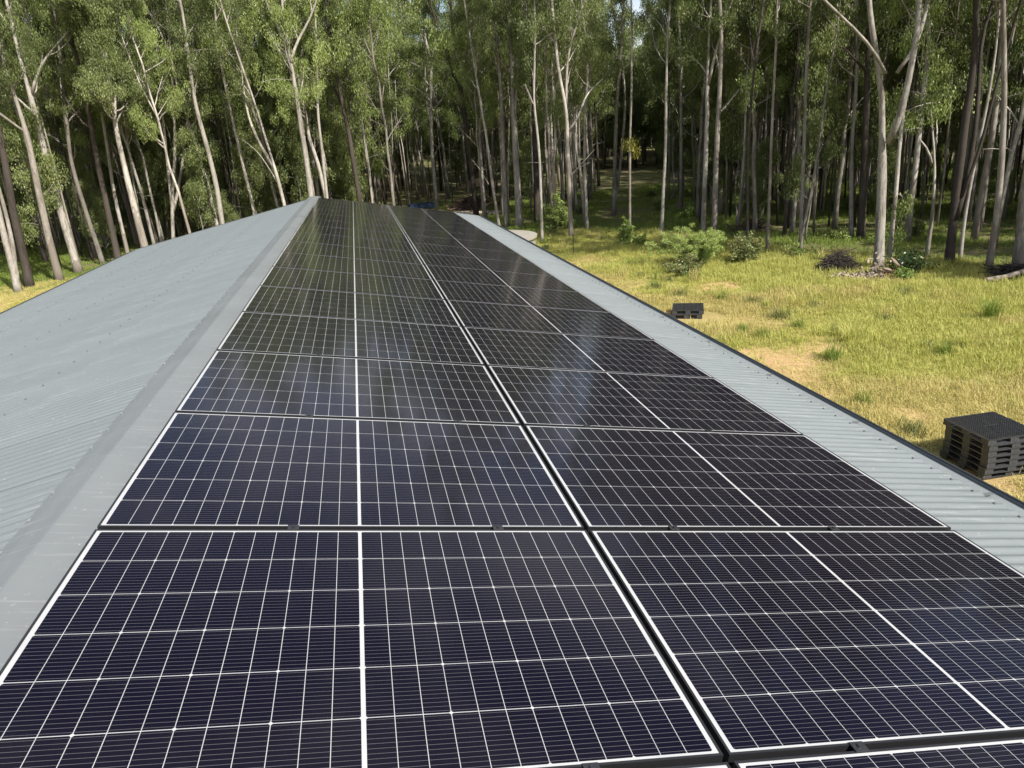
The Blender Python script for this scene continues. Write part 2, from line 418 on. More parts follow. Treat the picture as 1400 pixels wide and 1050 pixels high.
# barge flashing at both gable ends
for ye in (Y0, Y1):
    mb = MB()
    for s in (-1, 1):
        a = slope(.10, .004, s); b = slope((LR if s > 0 else LL) - .02, .004, s)
        V = [(a[0], -.02, a[1]), (b[0], -.02, b[1]), (b[0], .035, b[1]), (a[0], .035, a[1]), (a[0], .035, a[1] - .16), (b[0], .035, b[1] - .16)]
        mb.add(V, [(0, 1, 2, 3), (3, 2, 5, 4)])
    obj('barge_flashing', mb.mesh('barge_flashing', M_CAP), shed, (0, ye, 0))
# walls
for (x0, y0_, x1, y1_) in ((4.0, Y0 + .1, 4.0, Y1 - .1), (-4.4, Y1 - .1, -4.4, Y0 + .1)):
    n = int((abs(y1_ - y0_)) / .095) * 2; yy = np.linspace(y0_, y1_, n)
    xx = x0 + np.where((np.arange(n) // 2) % 2 == 0, 0, .02) * (1 if x0 > 0 else -1)
    zt = APEX - RS - abs(x0) * math.tan(TH) - .06
    mb = MB(); mb.add(np.r_[np.stack([xx, yy, np.zeros(n)], -1), np.stack([xx, yy, np.full(n, zt)], -1)], [(i, i + 1, n + i + 1, n + i) for i in range(n - 1)])
    obj('wall', mb.mesh('side_wall', M_WALL), shed)
for ye in (Y0 + .1, Y1 - .1):
    mb = MB(); mb.add([(-4.4, ye, 0), (4.0, ye, 0), (4.0, ye, APEX - RS - 4 * math.tan(TH) - .06), (0, ye, APEX - .09), (-4.4, ye, APEX - RS - 4.4 * math.tan(TH) - .06)], [(0, 1, 2, 3, 4)])
    obj('wall', mb.mesh('gable_wall', M_WALL), shed)

# ------------------------------------------------------------------ solar array
# panel plane: u down the right slope, v along the ridge, w off the roof
PU = np.array([CT, 0, -ST]); PW = np.array([ST, 0, CT])
ORG = np.array([-.121, 0, 5.5]) + .3 * PU + .07 * PW
def pp(u, v, w=0): return ORG + u * PU + np.array([0, v, 0]) + w * PW
PL, PS, GAP = 1.762, 1.134, .020
NC, NR = 24, 6
CW, CH, MIDGAP = .0694, .1814, .0120
GU = .0019
ucells = []
half = 12 * CW + 11 * GU
left0 = (PL - 2 * half - MIDGAP) / 2
for i in range(NC):
    ucells.append(left0 + i * (CW + GU) + (MIDGAP - GU if i >= 12 else 0))
GV = .0026
v0 = (PS - NR * CH - (NR - 1) * GV) / 2
vcells = [v0 + j * (CH + GV) for j in range(NR)]
def cell_poly(kind):
    c = .0042                                             # clipped corners of the full wafer
    w_, h_ = CW, CH
    if kind == 0: return [(c, 0), (w_, 0), (w_, h_), (c, h_), (0, h_ - c), (0, c)]
    if kind == 2: return [(0, 0), (w_ - c, 0), (w_, c), (w_, h_ - c), (w_ - c, h_), (0, h_)]
    return [(0, 0), (w_, 0), (w_, h_), (0, h_)]
ZC, ZB = -.0012, -.00135
def cells_mesh(name, items):
    V = []; F = []; UV = []
    for kind, ou, ov in items:
        p = cell_poly(kind); b = len(V); n = len(p)
        V += [(ou + x, ov + y, ZC) for x, y in p] + [(ou + x, ov + y, ZB - .0003) for x, y in p]
        F.append(tuple(b + i for i in range(n))); UV += list(p)
        for i in range(n):
            j = (i + 1) % n; F.append((b + n + i, b + n + j, b + j, b + i)); UV += [p[i], p[j], p[j], p[i]]
    me = bpy.data.meshes.new(name); me.from_pydata(V, [], F); me.materials.append(M_CELL)
    l = me.uv_layers.new(name='cell'); l.data.foreach_set('uv', np.array(UV, np.float32).reshape(-1)); me.update()
    return me
cell_me = [cells_mesh('solar_cell', [(k, 0, 0)]) for k in range(3)]
sheet_me = cells_mesh('cell_sheet', [(i % 3, ucells[i], vcells[j]) for i in range(NC) for j in range(NR)])
mb = MB(); LIP, FH = .0075, .03
for (a, b, c_, d) in ((0, 0, PL, LIP), (0, PS - LIP, PL, PS), (0, LIP, LIP, PS - LIP), (PL - LIP, LIP, PL, PS - LIP)):
    mb.box((a, b, -FH), (c_, d, 0))
frame_me = mb.mesh('frame', M_FRAME)
mb = MB(); mb.box((LIP - .001, LIP - .001, ZB - .004), (PL - LIP + .001, PS - LIP + .001, ZB)); back_me = mb.mesh('back_sheet', M_BACK)
ordn = ['first', 'second', 'third', 'fourth', 'fifth', 'sixth', 'seventh', 'eighth', 'ninth', 'tenth', 'eleventh', 'twelfth', 'thirteenth', 'fourteenth', 'fifteenth', 'sixteenth', 'seventeenth']
for row in range(-1, 16):
    for col in range(2):
        u0 = col * (PL + .017); vv = row * (PS + GAP) + GAP / 2
        p = thing('solar_panel', f"black framed solar panel, {'ridge side' if col == 0 else 'gutter side'} column, {ordn[row + 1]} row counting from the camera", 'solar panel',
                  pp(u0, vv), (R(rnd.uniform(-.05, .05)), TH + R(rnd.uniform(-.05, .05)), 0), 'solar panels in two columns on the roof')
        obj('frame', frame_me, p); obj('back_sheet', back_me, p)
        if row < 4:
            for i in range(NC):
                for j in range(NR):
                    obj('solar_cell', cell_me[i % 3], p, (ucells[i], vcells[j], 0))
        else:
            tag(obj('cell_sheet', sheet_me, p), kind='stuff')
mb = MB(); mb.box((-.02, -.016, .0005), (.02, .016, .0045)); mb.tube([(0, 0, .0045), (0, 0, .006), (0, 0, .0095)], .0065, 8)
clamp_me = mb.mesh('clamp', M_CLAMP)
for u, lb in ((.642, 'nearest the ridge cap'), (1.407, 'second from the ridge cap'), (2.146, 'second from the gutter'), (2.906, 'nearest the gutter')):
    r = tag(obj('mounting_rail', None, None, pp(u, 0, 0), (0, TH, 0)), f'black mounting rail with clamps under the solar panels, {lb}', 'mounting rail', 'mounting rails under the panels')
    mb = MB(); mb.box((-.02, -1.25, -.072), (.02, 16 * 1.154 + .06, -.0312)); obj('rail', mb.mesh('rail', M_RAIL), r)
    for k in range(0, 17):
        obj('clamp', clamp_me, r, (rnd.uniform(-.004, .004), k * (PS + GAP), 0))
    mb = MB()
    for k in range(-1, 17): mb.box((-.015, -.02, -.1), (.015, .02, -.072), 0, (0, k * 1.1 + .3, 0))
    obj('foot', mb.mesh('foot', M_RAIL), r)

# ------------------------------------------------------------------ pallets
PX, PY, PH = 1.10, 1.12, .115
def pallet_parts():
    deck = MB(); z0, z1 = PH - .022, PH
    for a in (0, PX - .03): deck.box((a, 0, z0), (a + .03, PY, z1))
    for b in (0, PY - .03): deck.box((.03, b, z0), (PX - .03, b + .03, z1 + .0005))
    for k in range(1, 22):
        a = .03 + k * (PX - .06) / 22; deck.box((a - .007, .03, z0 + .004), (a + .007, PY - .03, z1 - .001))
    for k in range(1, 22):
        b = .03 + k * (PY - .06) / 22; deck.box((.03, b - .007, z0 + .006), (PX - .03, b + .007, z1 - .0035))
    deck.box((PX / 2 - .16, PY / 2 - .012, z1 - .003), (PX / 2 + .16, PY / 2 + .012, z1 + .004)); deck.box((PX / 2 - .012, PY / 2 - .16, z1 - .004), (PX / 2 + .012, PY / 2 + .16, z1 + .003))
    blk = MB(); blk.box((-.085, -.085, .014), (.085, .085, PH - .0225))
    for k in (-.05, 0, .05): blk.box((-.088, k - .006, .016), (.088, k + .006, PH - .025))
    run = MB(); run.box((0, 0, 0), (PX, .17, .0138))
    return deck.mesh('deck', M_PALLET), blk.mesh('block', M_PALLET_SIDE), run.mesh('runner', M_PALLET_SIDE)
PD, PB, PR = pallet_parts()
def pallet(x, y, z, rz, label, group):
    t = thing('plastic_pallet', label, 'pallet', (x, y, z), (0, 0, rz), group)
    obj('deck', PD, t)
    for i in range(3):
        for j in range(3): obj('block', PB, t, (.086 + i * (PX - .172) / 2, .086 + j * (PY - .172) / 2, 0))
        obj('runner', PR, t, (0, i * (PY - .17) / 2, 0))
    return t
names7 = ['bottom', 'second from the ground', 'third from the ground', 'middle', 'third from the top', 'second from the top', 'topmost']
for k in range(7):
    pallet(11.87 + rnd.uniform(-.02, .02), 8.70 + rnd.uniform(-.02, .02), k * PH + .005, R(-3 + rnd.uniform(-1, 1)),
           f"black plastic pallet, {names7[k]} of the tall stack beside the gutter" if k not in (3,) else 'black plastic pallet, middle one of the tall stack beside the gutter', 'pallets in the tall stack')
c30 = R(-27)
for k in range(2):
    lp = pallet(11.60 + .05 * k, 22.15 - .02 * k, float(gz(12, 22)) + .01 + k * (PH * 1.3), c30 + R(2 * k), f"black plastic pallet, {'lower' if k == 0 else 'upper'} of the low pair on worn grass", 'pallets in the low pair')
    lp.scale = (1, 1, 1.3)

# ------------------------------------------------------------------ rainwater tank
TX, TY, TR, TZ = 6.35, 31.2, 2.5, 2.36
tank = thing('water_tank', 'round grey steel rainwater tank with flat lid beyond the shed', 'water tank', (TX, TY, 0))
th = np.linspace(0, 2 * math.pi, 65)[:-1]
mb = MB(); zs = np.linspace(0, TZ, 62); rr = TR + .012 * np.sin(zs * 2 * math.pi / .0762 * .5)
mb.add([(r_ * math.cos(a), r_ * math.sin(a), z) for z, r_ in zip(zs, rr) for a in th], [(i * 64 + j, i * 64 + (j + 1) % 64, (i + 1) * 64 + (j + 1) % 64, (i + 1) * 64 + j) for i in range(61) for j in range(64)])
obj('wall', mb.mesh('tank_wall', M_TANKW, True), tank)
mb = MB(); rings = [(TR + .10, TZ - .07), (TR + .10, TZ + .015), (TR * .66, TZ + .075), (TR * .33, TZ + .12)]
V = [(r_ * math.cos(a), r_ * math.sin(a), z + (.006 if i % 2 and k else 0)) for k, (r_, z) in enumerate(rings) for i, a in enumerate(th)] + [(0, 0, TZ + .16)]
F = [(i * 64 + j, i * 64 + (j + 1) % 64, (i + 1) * 64 + (j + 1) % 64, (i + 1) * 64 + j) for i in range(3) for j in range(64)] + [(192 + j, 192 + (j + 1) % 64, 256) for j in range(64)]
mb.add(V, F); lid = obj('lid', mb.mesh('tank_lid', M_TANK), tank)
mb = MB(); mb.tube([(.9, .5, TZ + .10), (.9, .5, TZ + .15), (.9, .5, TZ + .17)], [.28, .28, .24], 20); obj('hatch', mb.mesh('hatch', M_TANK), lid)

# ------------------------------------------------------------------ leaves, trees
def leaf_quads(cent, nleaf, spread, L, W, rs, hang=.75):
    """rhombic leaves scattered round each centre, most of them hanging"""
    n = len(cent) * nleaf
    c = np.repeat(cent, nleaf, 0)
    d = rs.normal(0, 1, (n, 3)); d /= np.linalg.norm(d, axis=1)[:, None]
    rad = rs.random(n) ** .45
    sp = np.repeat(np.broadcast_to(np.asarray(spread, float), (len(cent),)), nleaf)
    p = c + d * (rad * sp)[:, None] * np.array([.85, .85, 1.1] if hang > .5 else [1, 1, .72])
    ax = rs.normal(0, 1, (n, 3)); ax /= np.linalg.norm(ax, axis=1)[:, None]
    ax = ax * (1 - hang * .6) + np.array([0, 0, -hang]); ax /= np.linalg.norm(ax, axis=1)[:, None]
    sd = np.cross(ax, rs.normal(0, 1, (n, 3))); sd /= np.linalg.norm(sd, axis=1)[:, None] + 1e-9
    l = L * rs.uniform(.65, 1.3, n)[:, None]; w2 = W * rs.uniform(.7, 1.25, n)[:, None] * .5
    V = np.stack([p - ax * l * .5, p - ax * l * .08 + sd * w2, p + ax * l * .5, p - ax * l * .08 - sd * w2], 1)
    ct = np.repeat(np.clip(rs.normal(.42, .2, len(cent)), 0, 1), nleaf)
    tint = np.clip(ct + rs.normal(0, .16, n), 0, 1)
    return V, tint

def bend(p0, d, L, n, rs, up=.12, wob=.16):
    pts = [np.array(p0, float)]; d = np.array(d, float)
    for i in range(n):
        d = d + np.array([0, 0, up]) + rs.normal(0, wob, 3); d /= np.linalg.norm(d)
        pts.append(pts[-1] + d * L / n)
    return np.array(pts)

def grow(rs, trunks, crown0, top, nlimb, llen, mb, sides=5):
    """limbs and twigs on each trunk polyline (pts, radii) above crown0; returns foliage centres"""
    cent = []
    for pts, rad in trunks:
        zs = pts[:, 2]
        if zs[-1] < crown0: continue
        nl = max(2, int(nlimb * (zs[-1] - max(crown0, zs[0])) / max(1, top - crown0)))
        for k in range(nl):
            z = max(crown0, zs[0]) + (zs[-1] - max(crown0, zs[0])) * ((k + rs.random()) / nl)
            i = min(len(zs) - 2, max(0, int(np.searchsorted(zs, z)) - 1)); f = (z - zs[i]) / max(1e-3, zs[i + 1] - zs[i])
            p = pts[i] * (1 - f) + pts[i + 1] * f; r0 = (rad[i] * (1 - f) + rad[i + 1] * f) * .5
            a = rs.random() * 6.283; el = rs.uniform(.25, 1.0)
            L = llen * rs.uniform(.6, 1.25) * (1.1 - .5 * (z - crown0) / max(1, top - crown0))
            b = bend(p, (math.cos(a) * math.cos(el), math.sin(a) * math.cos(el), math.sin(el)), L, 5, rs)
            rb = np.linspace(max(.024, min(r0 * 1.15, .12)), .014, 6); mb.tube(b, rb, sides, False)
            for q in range(3):
                s = b[rs.integers(2, 5)]; a2 = a + rs.normal(0, .9); e2 = rs.uniform(-.1, .8)
                c = bend(s, (math.cos(a2) * math.cos(e2), math.sin(a2) * math.cos(e2), math.sin(e2)), L * .45, 3, rs)
                mb.tube(c, [.014, .011, .009, .007], 3, False); cent.append(c[-1]); cent.append(c[2] + rs.normal(0, .25, 3))
            cent.append(b[-1]); cent.append(b[-2] + rs.normal(0, .3, 3))
        cent.append(pts[-1])
    return cent

def trunk_tube(mb, pts, rad, sides=9, seed=0):
    rs = np.random.default_rng(seed); mb.tube(pts, rad, sides, True, .07, rs)
def resample(pts, step=.8):
    pts = np.asarray(pts, float); d = np.r_[0, np.cumsum(np.linalg.norm(np.diff(pts, axis=0), axis=1))]
    n = max(3, int(d[-1] / step) + 1); s = np.linspace(0, d[-1], n)
    q = np.stack([np.interp(s, d, pts[:, i]) for i in range(3)], -1)
    for _ in range(2): q[1:-1] = .25 * q[:-2] + .5 * q[1:-1] + .25 * q[2:]
    return q

def tree_meshes(seed, H, r0, bark, leaf, crown0=.38, nlimb=13, llen=3.0, nleaf=85, fork=None, leafL=.24, leafW=.075, cl=.75, lean=.03, sides=8):
    rs = np.random.default_rng(seed); mb = MB()
    n = 14; t = np.linspace(0, 1, n); a = rs.random() * 6.28
    wob = np.cumsum(rs.normal(0, .2, (n, 2)), 0) * np.linspace(0, 1, n)[:, None]
    pts = np.c_[wob + np.outer(t * H * lean, [math.cos(a), math.sin(a)]), t * H]
    rad = r0 * (1 - .8 * t) * (1 + .35 * np.exp(-t * H / .5))
    trunks = []
    fk = rs.random() < .6 if fork is None else fork
    if fk:
        k = rs.integers(5, 9); a2 = rs.random() * 6.28
        p2 = bend(pts[k], (math.cos(a2) * .35, math.sin(a2) * .35, .95), H * (1 - t[k]) * .85, 8, rs, .08, .07)
        r2 = np.linspace(rad[k] * .75, .03, 9); trunk_tube(mb, p2, r2, sides - 2, seed + 5); trunks.append((p2, r2))
    pts[0, 2] = -.25
    trunk_tube(mb, pts, rad, sides, seed); trunks.append((pts, rad))
    # a few dead stubs low down
    for q in range(rs.integers(1, 4)):
        z = rs.uniform(.15, .45) * H; i = int(z / H * (n - 1)); a3 = rs.random() * 6.28
        b = bend(pts[i], (math.cos(a3), math.sin(a3), rs.uniform(.1, .9)), rs.uniform(.8, 2.2), 4, rs, 0.0, .22); mb.tube(b, [.035, .028, .02, .013, .006], 4, False)
    cent = grow(rs, trunks, H * crown0, H, nlimb, llen, mb)
    V, tint = leaf_quads(np.array(cent), nleaf, rs.uniform(cl * .7, cl * 1.3, len(cent)), leafL, leafW, rs, .92)
    return mb.mesh('trunk', bark, True), quads_mesh('crown', V, leaf, tint)

def tree(name, label, cat, loc, rz, scale, meshes, group):
    t = thing(name, label, cat, loc, (0, 0, rz), group); t.scale = scale
    obj('trunk', meshes[0], t); obj('crown', meshes[1], t)
    return t

# --- trees one can name: trunk lines read off the photograph and set at their own distance
def hero(label, Y, path, wpx, bark, forks=(), top=20, crown0=9, nlimb=9, llen=2.6, leaf=None, nleaf=105, extra=(), seed=1, dead=(), group='gum trees along the forest edge', cl=.46, base_px=None):
    rs = np.random.default_rng(seed)
    P = np.array([at_y(x, y, Y) for x, y in path])
    mpp = np.linalg.norm(P[0] - CAM) / FOC; r0 = wpx * mpp * .46
    # run the trunk down to the soil
    d = P[0] - P[min(1, len(P) - 1)]; d = d / max(1e-6, -d[2]) if d[2] < 0 else np.array([0, 0, -1.])
    zg = float(gz(P[0][0], Y))
    if P[0][2] > zg + .2:
        b = P[0] + np.array([d[0] * .6, 0, -1]) * (P[0][2] - zg); P = np.vstack([b, P])
    else: P[0][2] = zg
    base = P[0].copy(); base[2] = zg; P = P - base
    P[0][2] = -.3
    P[2:, 0] += rs.normal(0, .06, max(0, len(P) - 2)); jit = rs.normal(0, .12, len(P)); P[1:, 1] += np.cumsum(jit)[1:] * .6
    def up(poly, top_, r):
        poly = np.asarray(poly, float); dd = poly[-1] - poly[-2]; dd = dd / np.linalg.norm(dd)
        if poly[-1][2] < top_:
            e = bend(poly[-1], dd, (top_ - poly[-1][2]) * 1.02, 7, rs, .06, .05); poly = np.vstack([poly, e[1:]])
        return resample(poly)
    mb = MB(); main = up(P, top, r0); hh = np.clip(main[:, 2] / top, 0, 1)
    rad = r0 * (1 - .68 * hh) * (1 + .35 * np.exp(-np.clip(main[:, 2], 0, 99) / .45))
    if forks and forks[0][1]:
        zf = (at_y(*forks[0][0][0], Y) - base)[2]
        if zf > 3: rad = rad * np.where(main[:, 2] > zf + .1, .74, 1)
    trunk_tube(mb, main, rad, 10, seed); trunks = [(main, rad)]
    for fp, tp, rw in forks:
        Q = np.array([at_y(x, y, Y) for x, y in fp]) - base
        Q[1:, 1] += np.cumsum(rs.normal(0, .3, len(Q) - 1))
        Q = up(Q, tp, 0) if tp else resample(Q, .5)
        rr_ = np.linspace(rw * mpp * .5, .025, len(Q)) if not tp else rw * mpp * .5 * np.linspace(1, .25, len(Q))
        trunk_tube(mb, Q, rr_, 7, seed + 3)
        trunks.append((Q, rr_))
    for dp in dead:
        Q = resample(np.array([at_y(x, y, Y) for x, y in dp]) - base, .5); mb.tube(Q, np.linspace(.045, .012, len(Q)), 5, False)
    cent = grow(rs, trunks, crown0, top, nlimb, llen, mb)
    spr = list(rs.uniform(cl * .7, cl * 1.3, len(cent)))
    for (x, y, s) in extra:                               # clumps of foliage one sees hanging in front of the wood
        q = at_y(x, y, Y + rs.uniform(-.6, .6)) - base; k0 = int(np.argmin(np.linalg.norm(main - q, axis=1)))
        b = np.array([main[k0], (main[k0] * .4 + q * .6) + [0, 0, .25], q]); mb.tube(resample(b, .5), .018, 4, False)
        for _ in range(max(3, int(7 * s))): cent.append(q + rs.normal(0, .55 * s, 3)); spr.append(.45)
    V, tint = leaf_quads(np.array(cent), nleaf, np.array(spr), .15, .045, rs, .92)
    t = thing('gum_tree', label, 'tree', base, (0, 0, 0), group)
    obj('trunk', mb.mesh('trunk', bark, True), t); obj('crown', quads_mesh('crown', V, leaf or M_LEAF, tint), t)
    HB.append((base[0], base[1]))
    if seed in SHORT: MARKS.append((base[0], base[1], SHORT[seed], mark_px(base)))
    return t
HB = []; MARKS = []
SHORT = {24: 'tall bright pale leftmost gum', 25: 'big forked pale gum behind the left gutter', 29: 'cluster of pale stems behind the roof', 30: 'mottled pale gum behind the left roof', 32: 'crooked low forked pale tree', 33: 'pinkish gum at the far ridge end',
         35: 'yellowish slender gum behind the blue trailer', 36: 'thick smooth gum behind the tank', 41: 'pale gum with wide bare limbs', 42: 'thin pole tree with yellow tuft', 44: 'slim gum behind the bright sapling', 46: 'darker gum behind the feathery bush', 49: 'thin dark stem left of the twig heap', 52: 'wide black trunk behind the twig heap', 53: 'largest pale gum at right', 56: 'dark leaning gum at right', 59: 'stout trunk above the fallen log'}
def mark_px(b):
    q = ROT @ (np.array([b[0], b[1], 3.]) - CAM); return 700 + FOC * q[0] / q[2]
P_, G_, D_ = M_PALE, M_GREY, M_DARK
hero('pale gum trunk at the far left picture edge, leaning over the grass strip', 45.5, [(25, 400), (12, 350), (0, 305), (-14, 250), (-30, 190)], 8, P_, [([(25, 396), (18, 345), (6, 295), (-4, 250)], 17, 5)], seed=21)
hero('dark stout trunk between two pale gums at far left', 47, [(39, 389), (30, 340), (21, 295), (12, 240), (2, 190)], 10, D_, seed=22)
hero('grey leaning gum trunk, just left of the brightest pale trunk', 48.5, [(82, 385), (70, 335), (52, 260), (36, 180), (16, 120), (4, 70)], 9, G_, [([(36, 182), (10, 160), (-15, 140)], 14, 3)], seed=23)
hero('tall bright pale gum rising left of the shed roof beside the grass strip', 52, [(108, 374), (97, 335), (85, 300), (72, 245), (58, 190), (45, 140), (33, 98), (22, 60), (12, 20)], 9.5, P_, [([(43, 132), (52, 95), (75, 65), (95, 40)], 16, 3.5)], dead=[[(72, 250), (40, 215), (10, 195), (-5, 190)]], seed=24)
hero('big pale gum behind the left gutter forking into two bare limbs', 52, [(196, 332), (184, 290), (170, 235), (162, 200), (156, 165), (152, 137)], 10.5, P_, [([(152, 137), (147, 107), (140, 67), (142, 29), (143, 0)], 22, 6.5), ([(154, 150), (137, 99), (129.5, 82), (112, 48), (97, 19), (93, 0)], 21, 6), ([(157, 165), (158, 140), (155, 120)], 0, 4)], top=11.5, seed=25)
hero('grey thin trunk between the two biggest pale left gums', 55, [(138, 352), (116, 280), (100, 220), (86, 140), (80, 90)], 6, G_, seed=26)
hero('dark trunk just left of the forked pale gum', 54, [(160, 348), (140, 260), (128, 200), (118, 140)], 8, D_, seed=27)
hero('thin grey pale trunk close behind the forked pale gum', 57, [(174, 344), (156, 260), (146, 200), (139, 150)], 5, P_, seed=28)
hero('cluster of pale stems behind the middle of the left roof edge', 58, [(236, 320), (236, 256), (240, 216), (238, 150)], 5, P_, [([(237, 300), (231, 250), (226, 200)], 17, 4), ([(237, 290), (246, 240), (252, 190)], 17, 4)], seed=29)
hero('pale gum with mottled trunk behind left roof slope, third of the way to ridge', 55, [(302, 300), (296, 265), (285, 215), (277, 178), (266, 145), (258, 90)], 7.5, P_, extra=[(300, 70, 1.2), (270, 95, 1.)], seed=30)
hero('slim pale gum between the mottled trunk and the ridge end', 57, [(347, 288), (332, 224), (316, 160), (305, 110), (298, 60)], 5, P_, extra=[(325, 75, 1.3)], leaf=M_LEAFB, seed=31)
hero('crooked pale tree with low fork left of the ridge end', 54, [(388, 276), (374, 226), (362, 190), (352, 150)], 5.5, P_, [([(376, 232), (352, 192), (336, 156), (330, 120)], 15, 4)], dead=[[(380, 250), (352, 205), (330, 190)]], seed=32)
hero('tall pinkish pale gum standing right at the far ridge end', 52, [(425, 268), (418, 215), (412, 176), (404, 125), (396, 80), (388, 24), (384, -8)], 8.5, P_, [([(398, 85), (400, 60), (420, 32), (432, 0)], 18, 4), ([(394, 62), (386, 48), (370, 24), (362, 0)], 18, 3.5)], extra=[(392, 132, 1.5), (360, 112, 1.1), (432, 128, 1.1)], leaf=M_LEAFB, seed=33)
hero('thin pale gum just right of the ridge end with small leafy top', 56, [(446, 262), (440, 200), (436, 165), (431, 130)], 5, P_, extra=[(436, 118, 1.)], seed=34)
hero('pale yellowish slender gum behind the blue trailer forking high', 66, [(597, 284), (591, 200), (588, 120), (589, 80), (597, 32), (599, 0)], 6, P_, [([(589, 82), (581, 52), (577, 0)], 20, 3.5), ([(590, 175), (582, 145), (580, 100)], 16, 2.5)], leaf=M_LEAFB, dead=[[(593, 215), (602, 195)]], seed=35)
hero('thickest smooth grey white gum rising behind the rainwater tank', 52, [(710, 316), (707, 240), (704, 160), (700, 80), (697, 24)], 10.5, P_, [([(704, 160), (706, 120), (714, 70), (722, 20)], 20, 4)], seed=36)
hero('grey ribbed trunk just left of the thick gum behind the tank', 53, [(693, 312), (689, 240), (686, 160), (684, 90)], 8, G_, seed=37)
hero('slim pale leaning trunk left of the rainwater tank', 53, [(683, 310), (673, 250), (667, 210), (660, 150)], 4.5, P_, dead=[[(668, 252), (655, 228), (645, 218)]], seed=38)
hero('thin pale trunk right of the rainwater tank beside leafy bush', 44.5, [(741, 331), (738, 230), (736, 190), (729, 140), (731, 88), (733, 50)], 4.5, P_, dead=[[(729, 142), (722, 125), (718, 115)]], seed=39)
hero('black burnt trunk behind the thin pale trunk right of the tank', 54, [(735, 308), (733, 240), (732, 192), (731, 140)], 9, D_, seed=40)
hero('pale gum with wide bare limbs standing at the meadow edge by the path', 44.8, [(781, 324), (778, 240), (777, 180), (774, 144), (763, 108), (758, 60), (757, 30)], 6.5, P_, [([(778, 178), (789, 166), (803, 128), (819, 116), (831, 104)], 0, 3.5), ([(774, 146), (775, 112), (771, 80), (787, 24), (795, 0)], 18, 3.5)], dead=[[(780, 240), (799, 220), (813, 204)], [(780, 240), (796, 225), (806, 222)]], seed=41)
hero('thin straight pole tree with a yellow leafy tuft on its stem', 43, [(861, 321), (862, 200), (863, 120), (864, 60)], 4, G_, extra=[(861, 208, .5)], leaf=M_LEAFY, crown0=14, nlimb=4, seed=42)
hero('brown grey pair trunk on the right side of the path', 55, [(839, 292), (840, 220), (841, 152), (845, 90)], 6.5, G_, [([(839, 285), (848, 230), (855, 150)], 17, 5)], seed=43)
hero('slim brown grey gum behind the bright leafy sapling', 41, [(904, 326), (908, 260), (910, 208), (912, 120), (913, 60)], 5, P_, seed=44)
hero('grey pale gum behind the feathery green bush, left of a pair', 40, [(961, 322), (964, 240), (968, 160), (969, 100), (970, 40), (972, 0)], 7, P_, [([(969, 115), (975, 70), (988, 30), (992, 0)], 17, 3.5)], seed=45)
hero('darker grey gum behind the feathery green bush, right of a pair', 38.5, [(976, 328), (978, 240), (982, 140), (984, 60), (982, 0)], 8, G_, [([(983, 155), (998, 144), (1016, 116), (1036, 88)], 0, 3)], seed=46)
hero('very thin pale stem right of the pair behind the bush', 42, [(1008, 312), (1014, 224), (1017, 120), (1020, 60)], 4, P_, seed=47)
hero('dark thin trunk right behind the russet shrub', 33.5, [(1022, 340), (1024, 240), (1026, 170), (1030, 90)], 4.5, D_, seed=48)
hero('thin dark grey stem midway between bush and burnt heap', 32.7, [(1049, 344), (1051, 256), (1053, 180), (1056, 90)], 4.5, G_, seed=49)
hero('slender pale grey trunk behind the left end of bark debris', 30.5, [(1094, 352), (1096, 260), (1100, 192), (1104, 110)], 5.5, G_, [([(1092, 340), (1106, 250), (1116, 200), (1124, 150)], 14, 3.5)], seed=50)
hero('grey pale trunk in shade behind the burnt twig heap', 34, [(1164, 332), (1165, 240), (1166, 196), (1172, 120)], 6, P_, crown0=8, seed=51)
hero('wide black trunk beside the pale one behind the burnt heap', 33.5, [(1176, 337), (1180, 260), (1184, 200), (1186, 120)], 10, D_, crown0=8, seed=52)
hero('largest pale gum at the right meadow edge, forking into tall twin limbs', 25.8, [(1201, 368), (1208, 300), (1213, 224), (1214, 192), (1213, 140), (1210, 80), (1200, 32), (1196, 0)], 12.5, P_, [([(1214, 196), (1219, 180), (1222, 140), (1228, 92), (1232, 40), (1236, 0)], 18, 7.5), ([(1226, 100), (1240, 78), (1252, 64), (1266, 16)], 16, 4.5), ([(1211, 100), (1197, 70), (1180, 58), (1150, 30), (1130, 8)], 14, 4)], crown0=10.5, seed=53)
hero('slim vine covered pale trunk touching the largest right gum', 27, [(1216, 350), (1226, 280), (1230, 200), (1234, 160), (1240, 110)], 6, P_, extra=[(1262, 130, 1.2), (1228, 300, .5), (1224, 330, .5), (1285, 140, 1.2), (1256, 175, .9), (1234, 270, .5)], leaf=M_LEAFB, top=13, crown0=8, seed=54)
hero('small bare forked tree between the dark bush and leaning dark gums', 27.3, [(1266, 352), (1272, 280), (1274, 224)], 5, P_, [([(1274, 226), (1262, 200), (1258, 190)], 0, 3.5), ([(1274, 226), (1286, 180), (1292, 165)], 0, 3.5)], top=6.6, crown0=6.0, nlimb=3, llen=.8, nleaf=30, seed=55)
hero('dark leaning gum with broad base at right', 25, [(1298, 362), (1306, 304), (1318, 240), (1328, 160), (1338, 80), (1340, 0)], 10.5, D_, [([(1307, 300), (1328, 232), (1342, 160), (1354, 60), (1366, 24), (1372, 0)], 16, 6), ([(1314, 270), (1334, 200), (1352, 120), (1362, 40)], 15, 4)], crown0=9.5, seed=56)
hero('paler thin leaning trunk in front of the dark leaning gum', 25.8, [(1312, 362), (1322, 290), (1332, 240), (1340, 190), (1346, 150)], 4.5, P_, [([(1338, 200), (1348, 165), (1362, 145)], 0, 3)], top=14, crown0=9, seed=57)
hero('straight pale grey gum right of the dark leaning gum', 23.5, [(1350, 374), (1358, 300), (1366, 220), (1370, 120), (1372, 16)], 7.5, G_, crown0=9.5, seed=58)
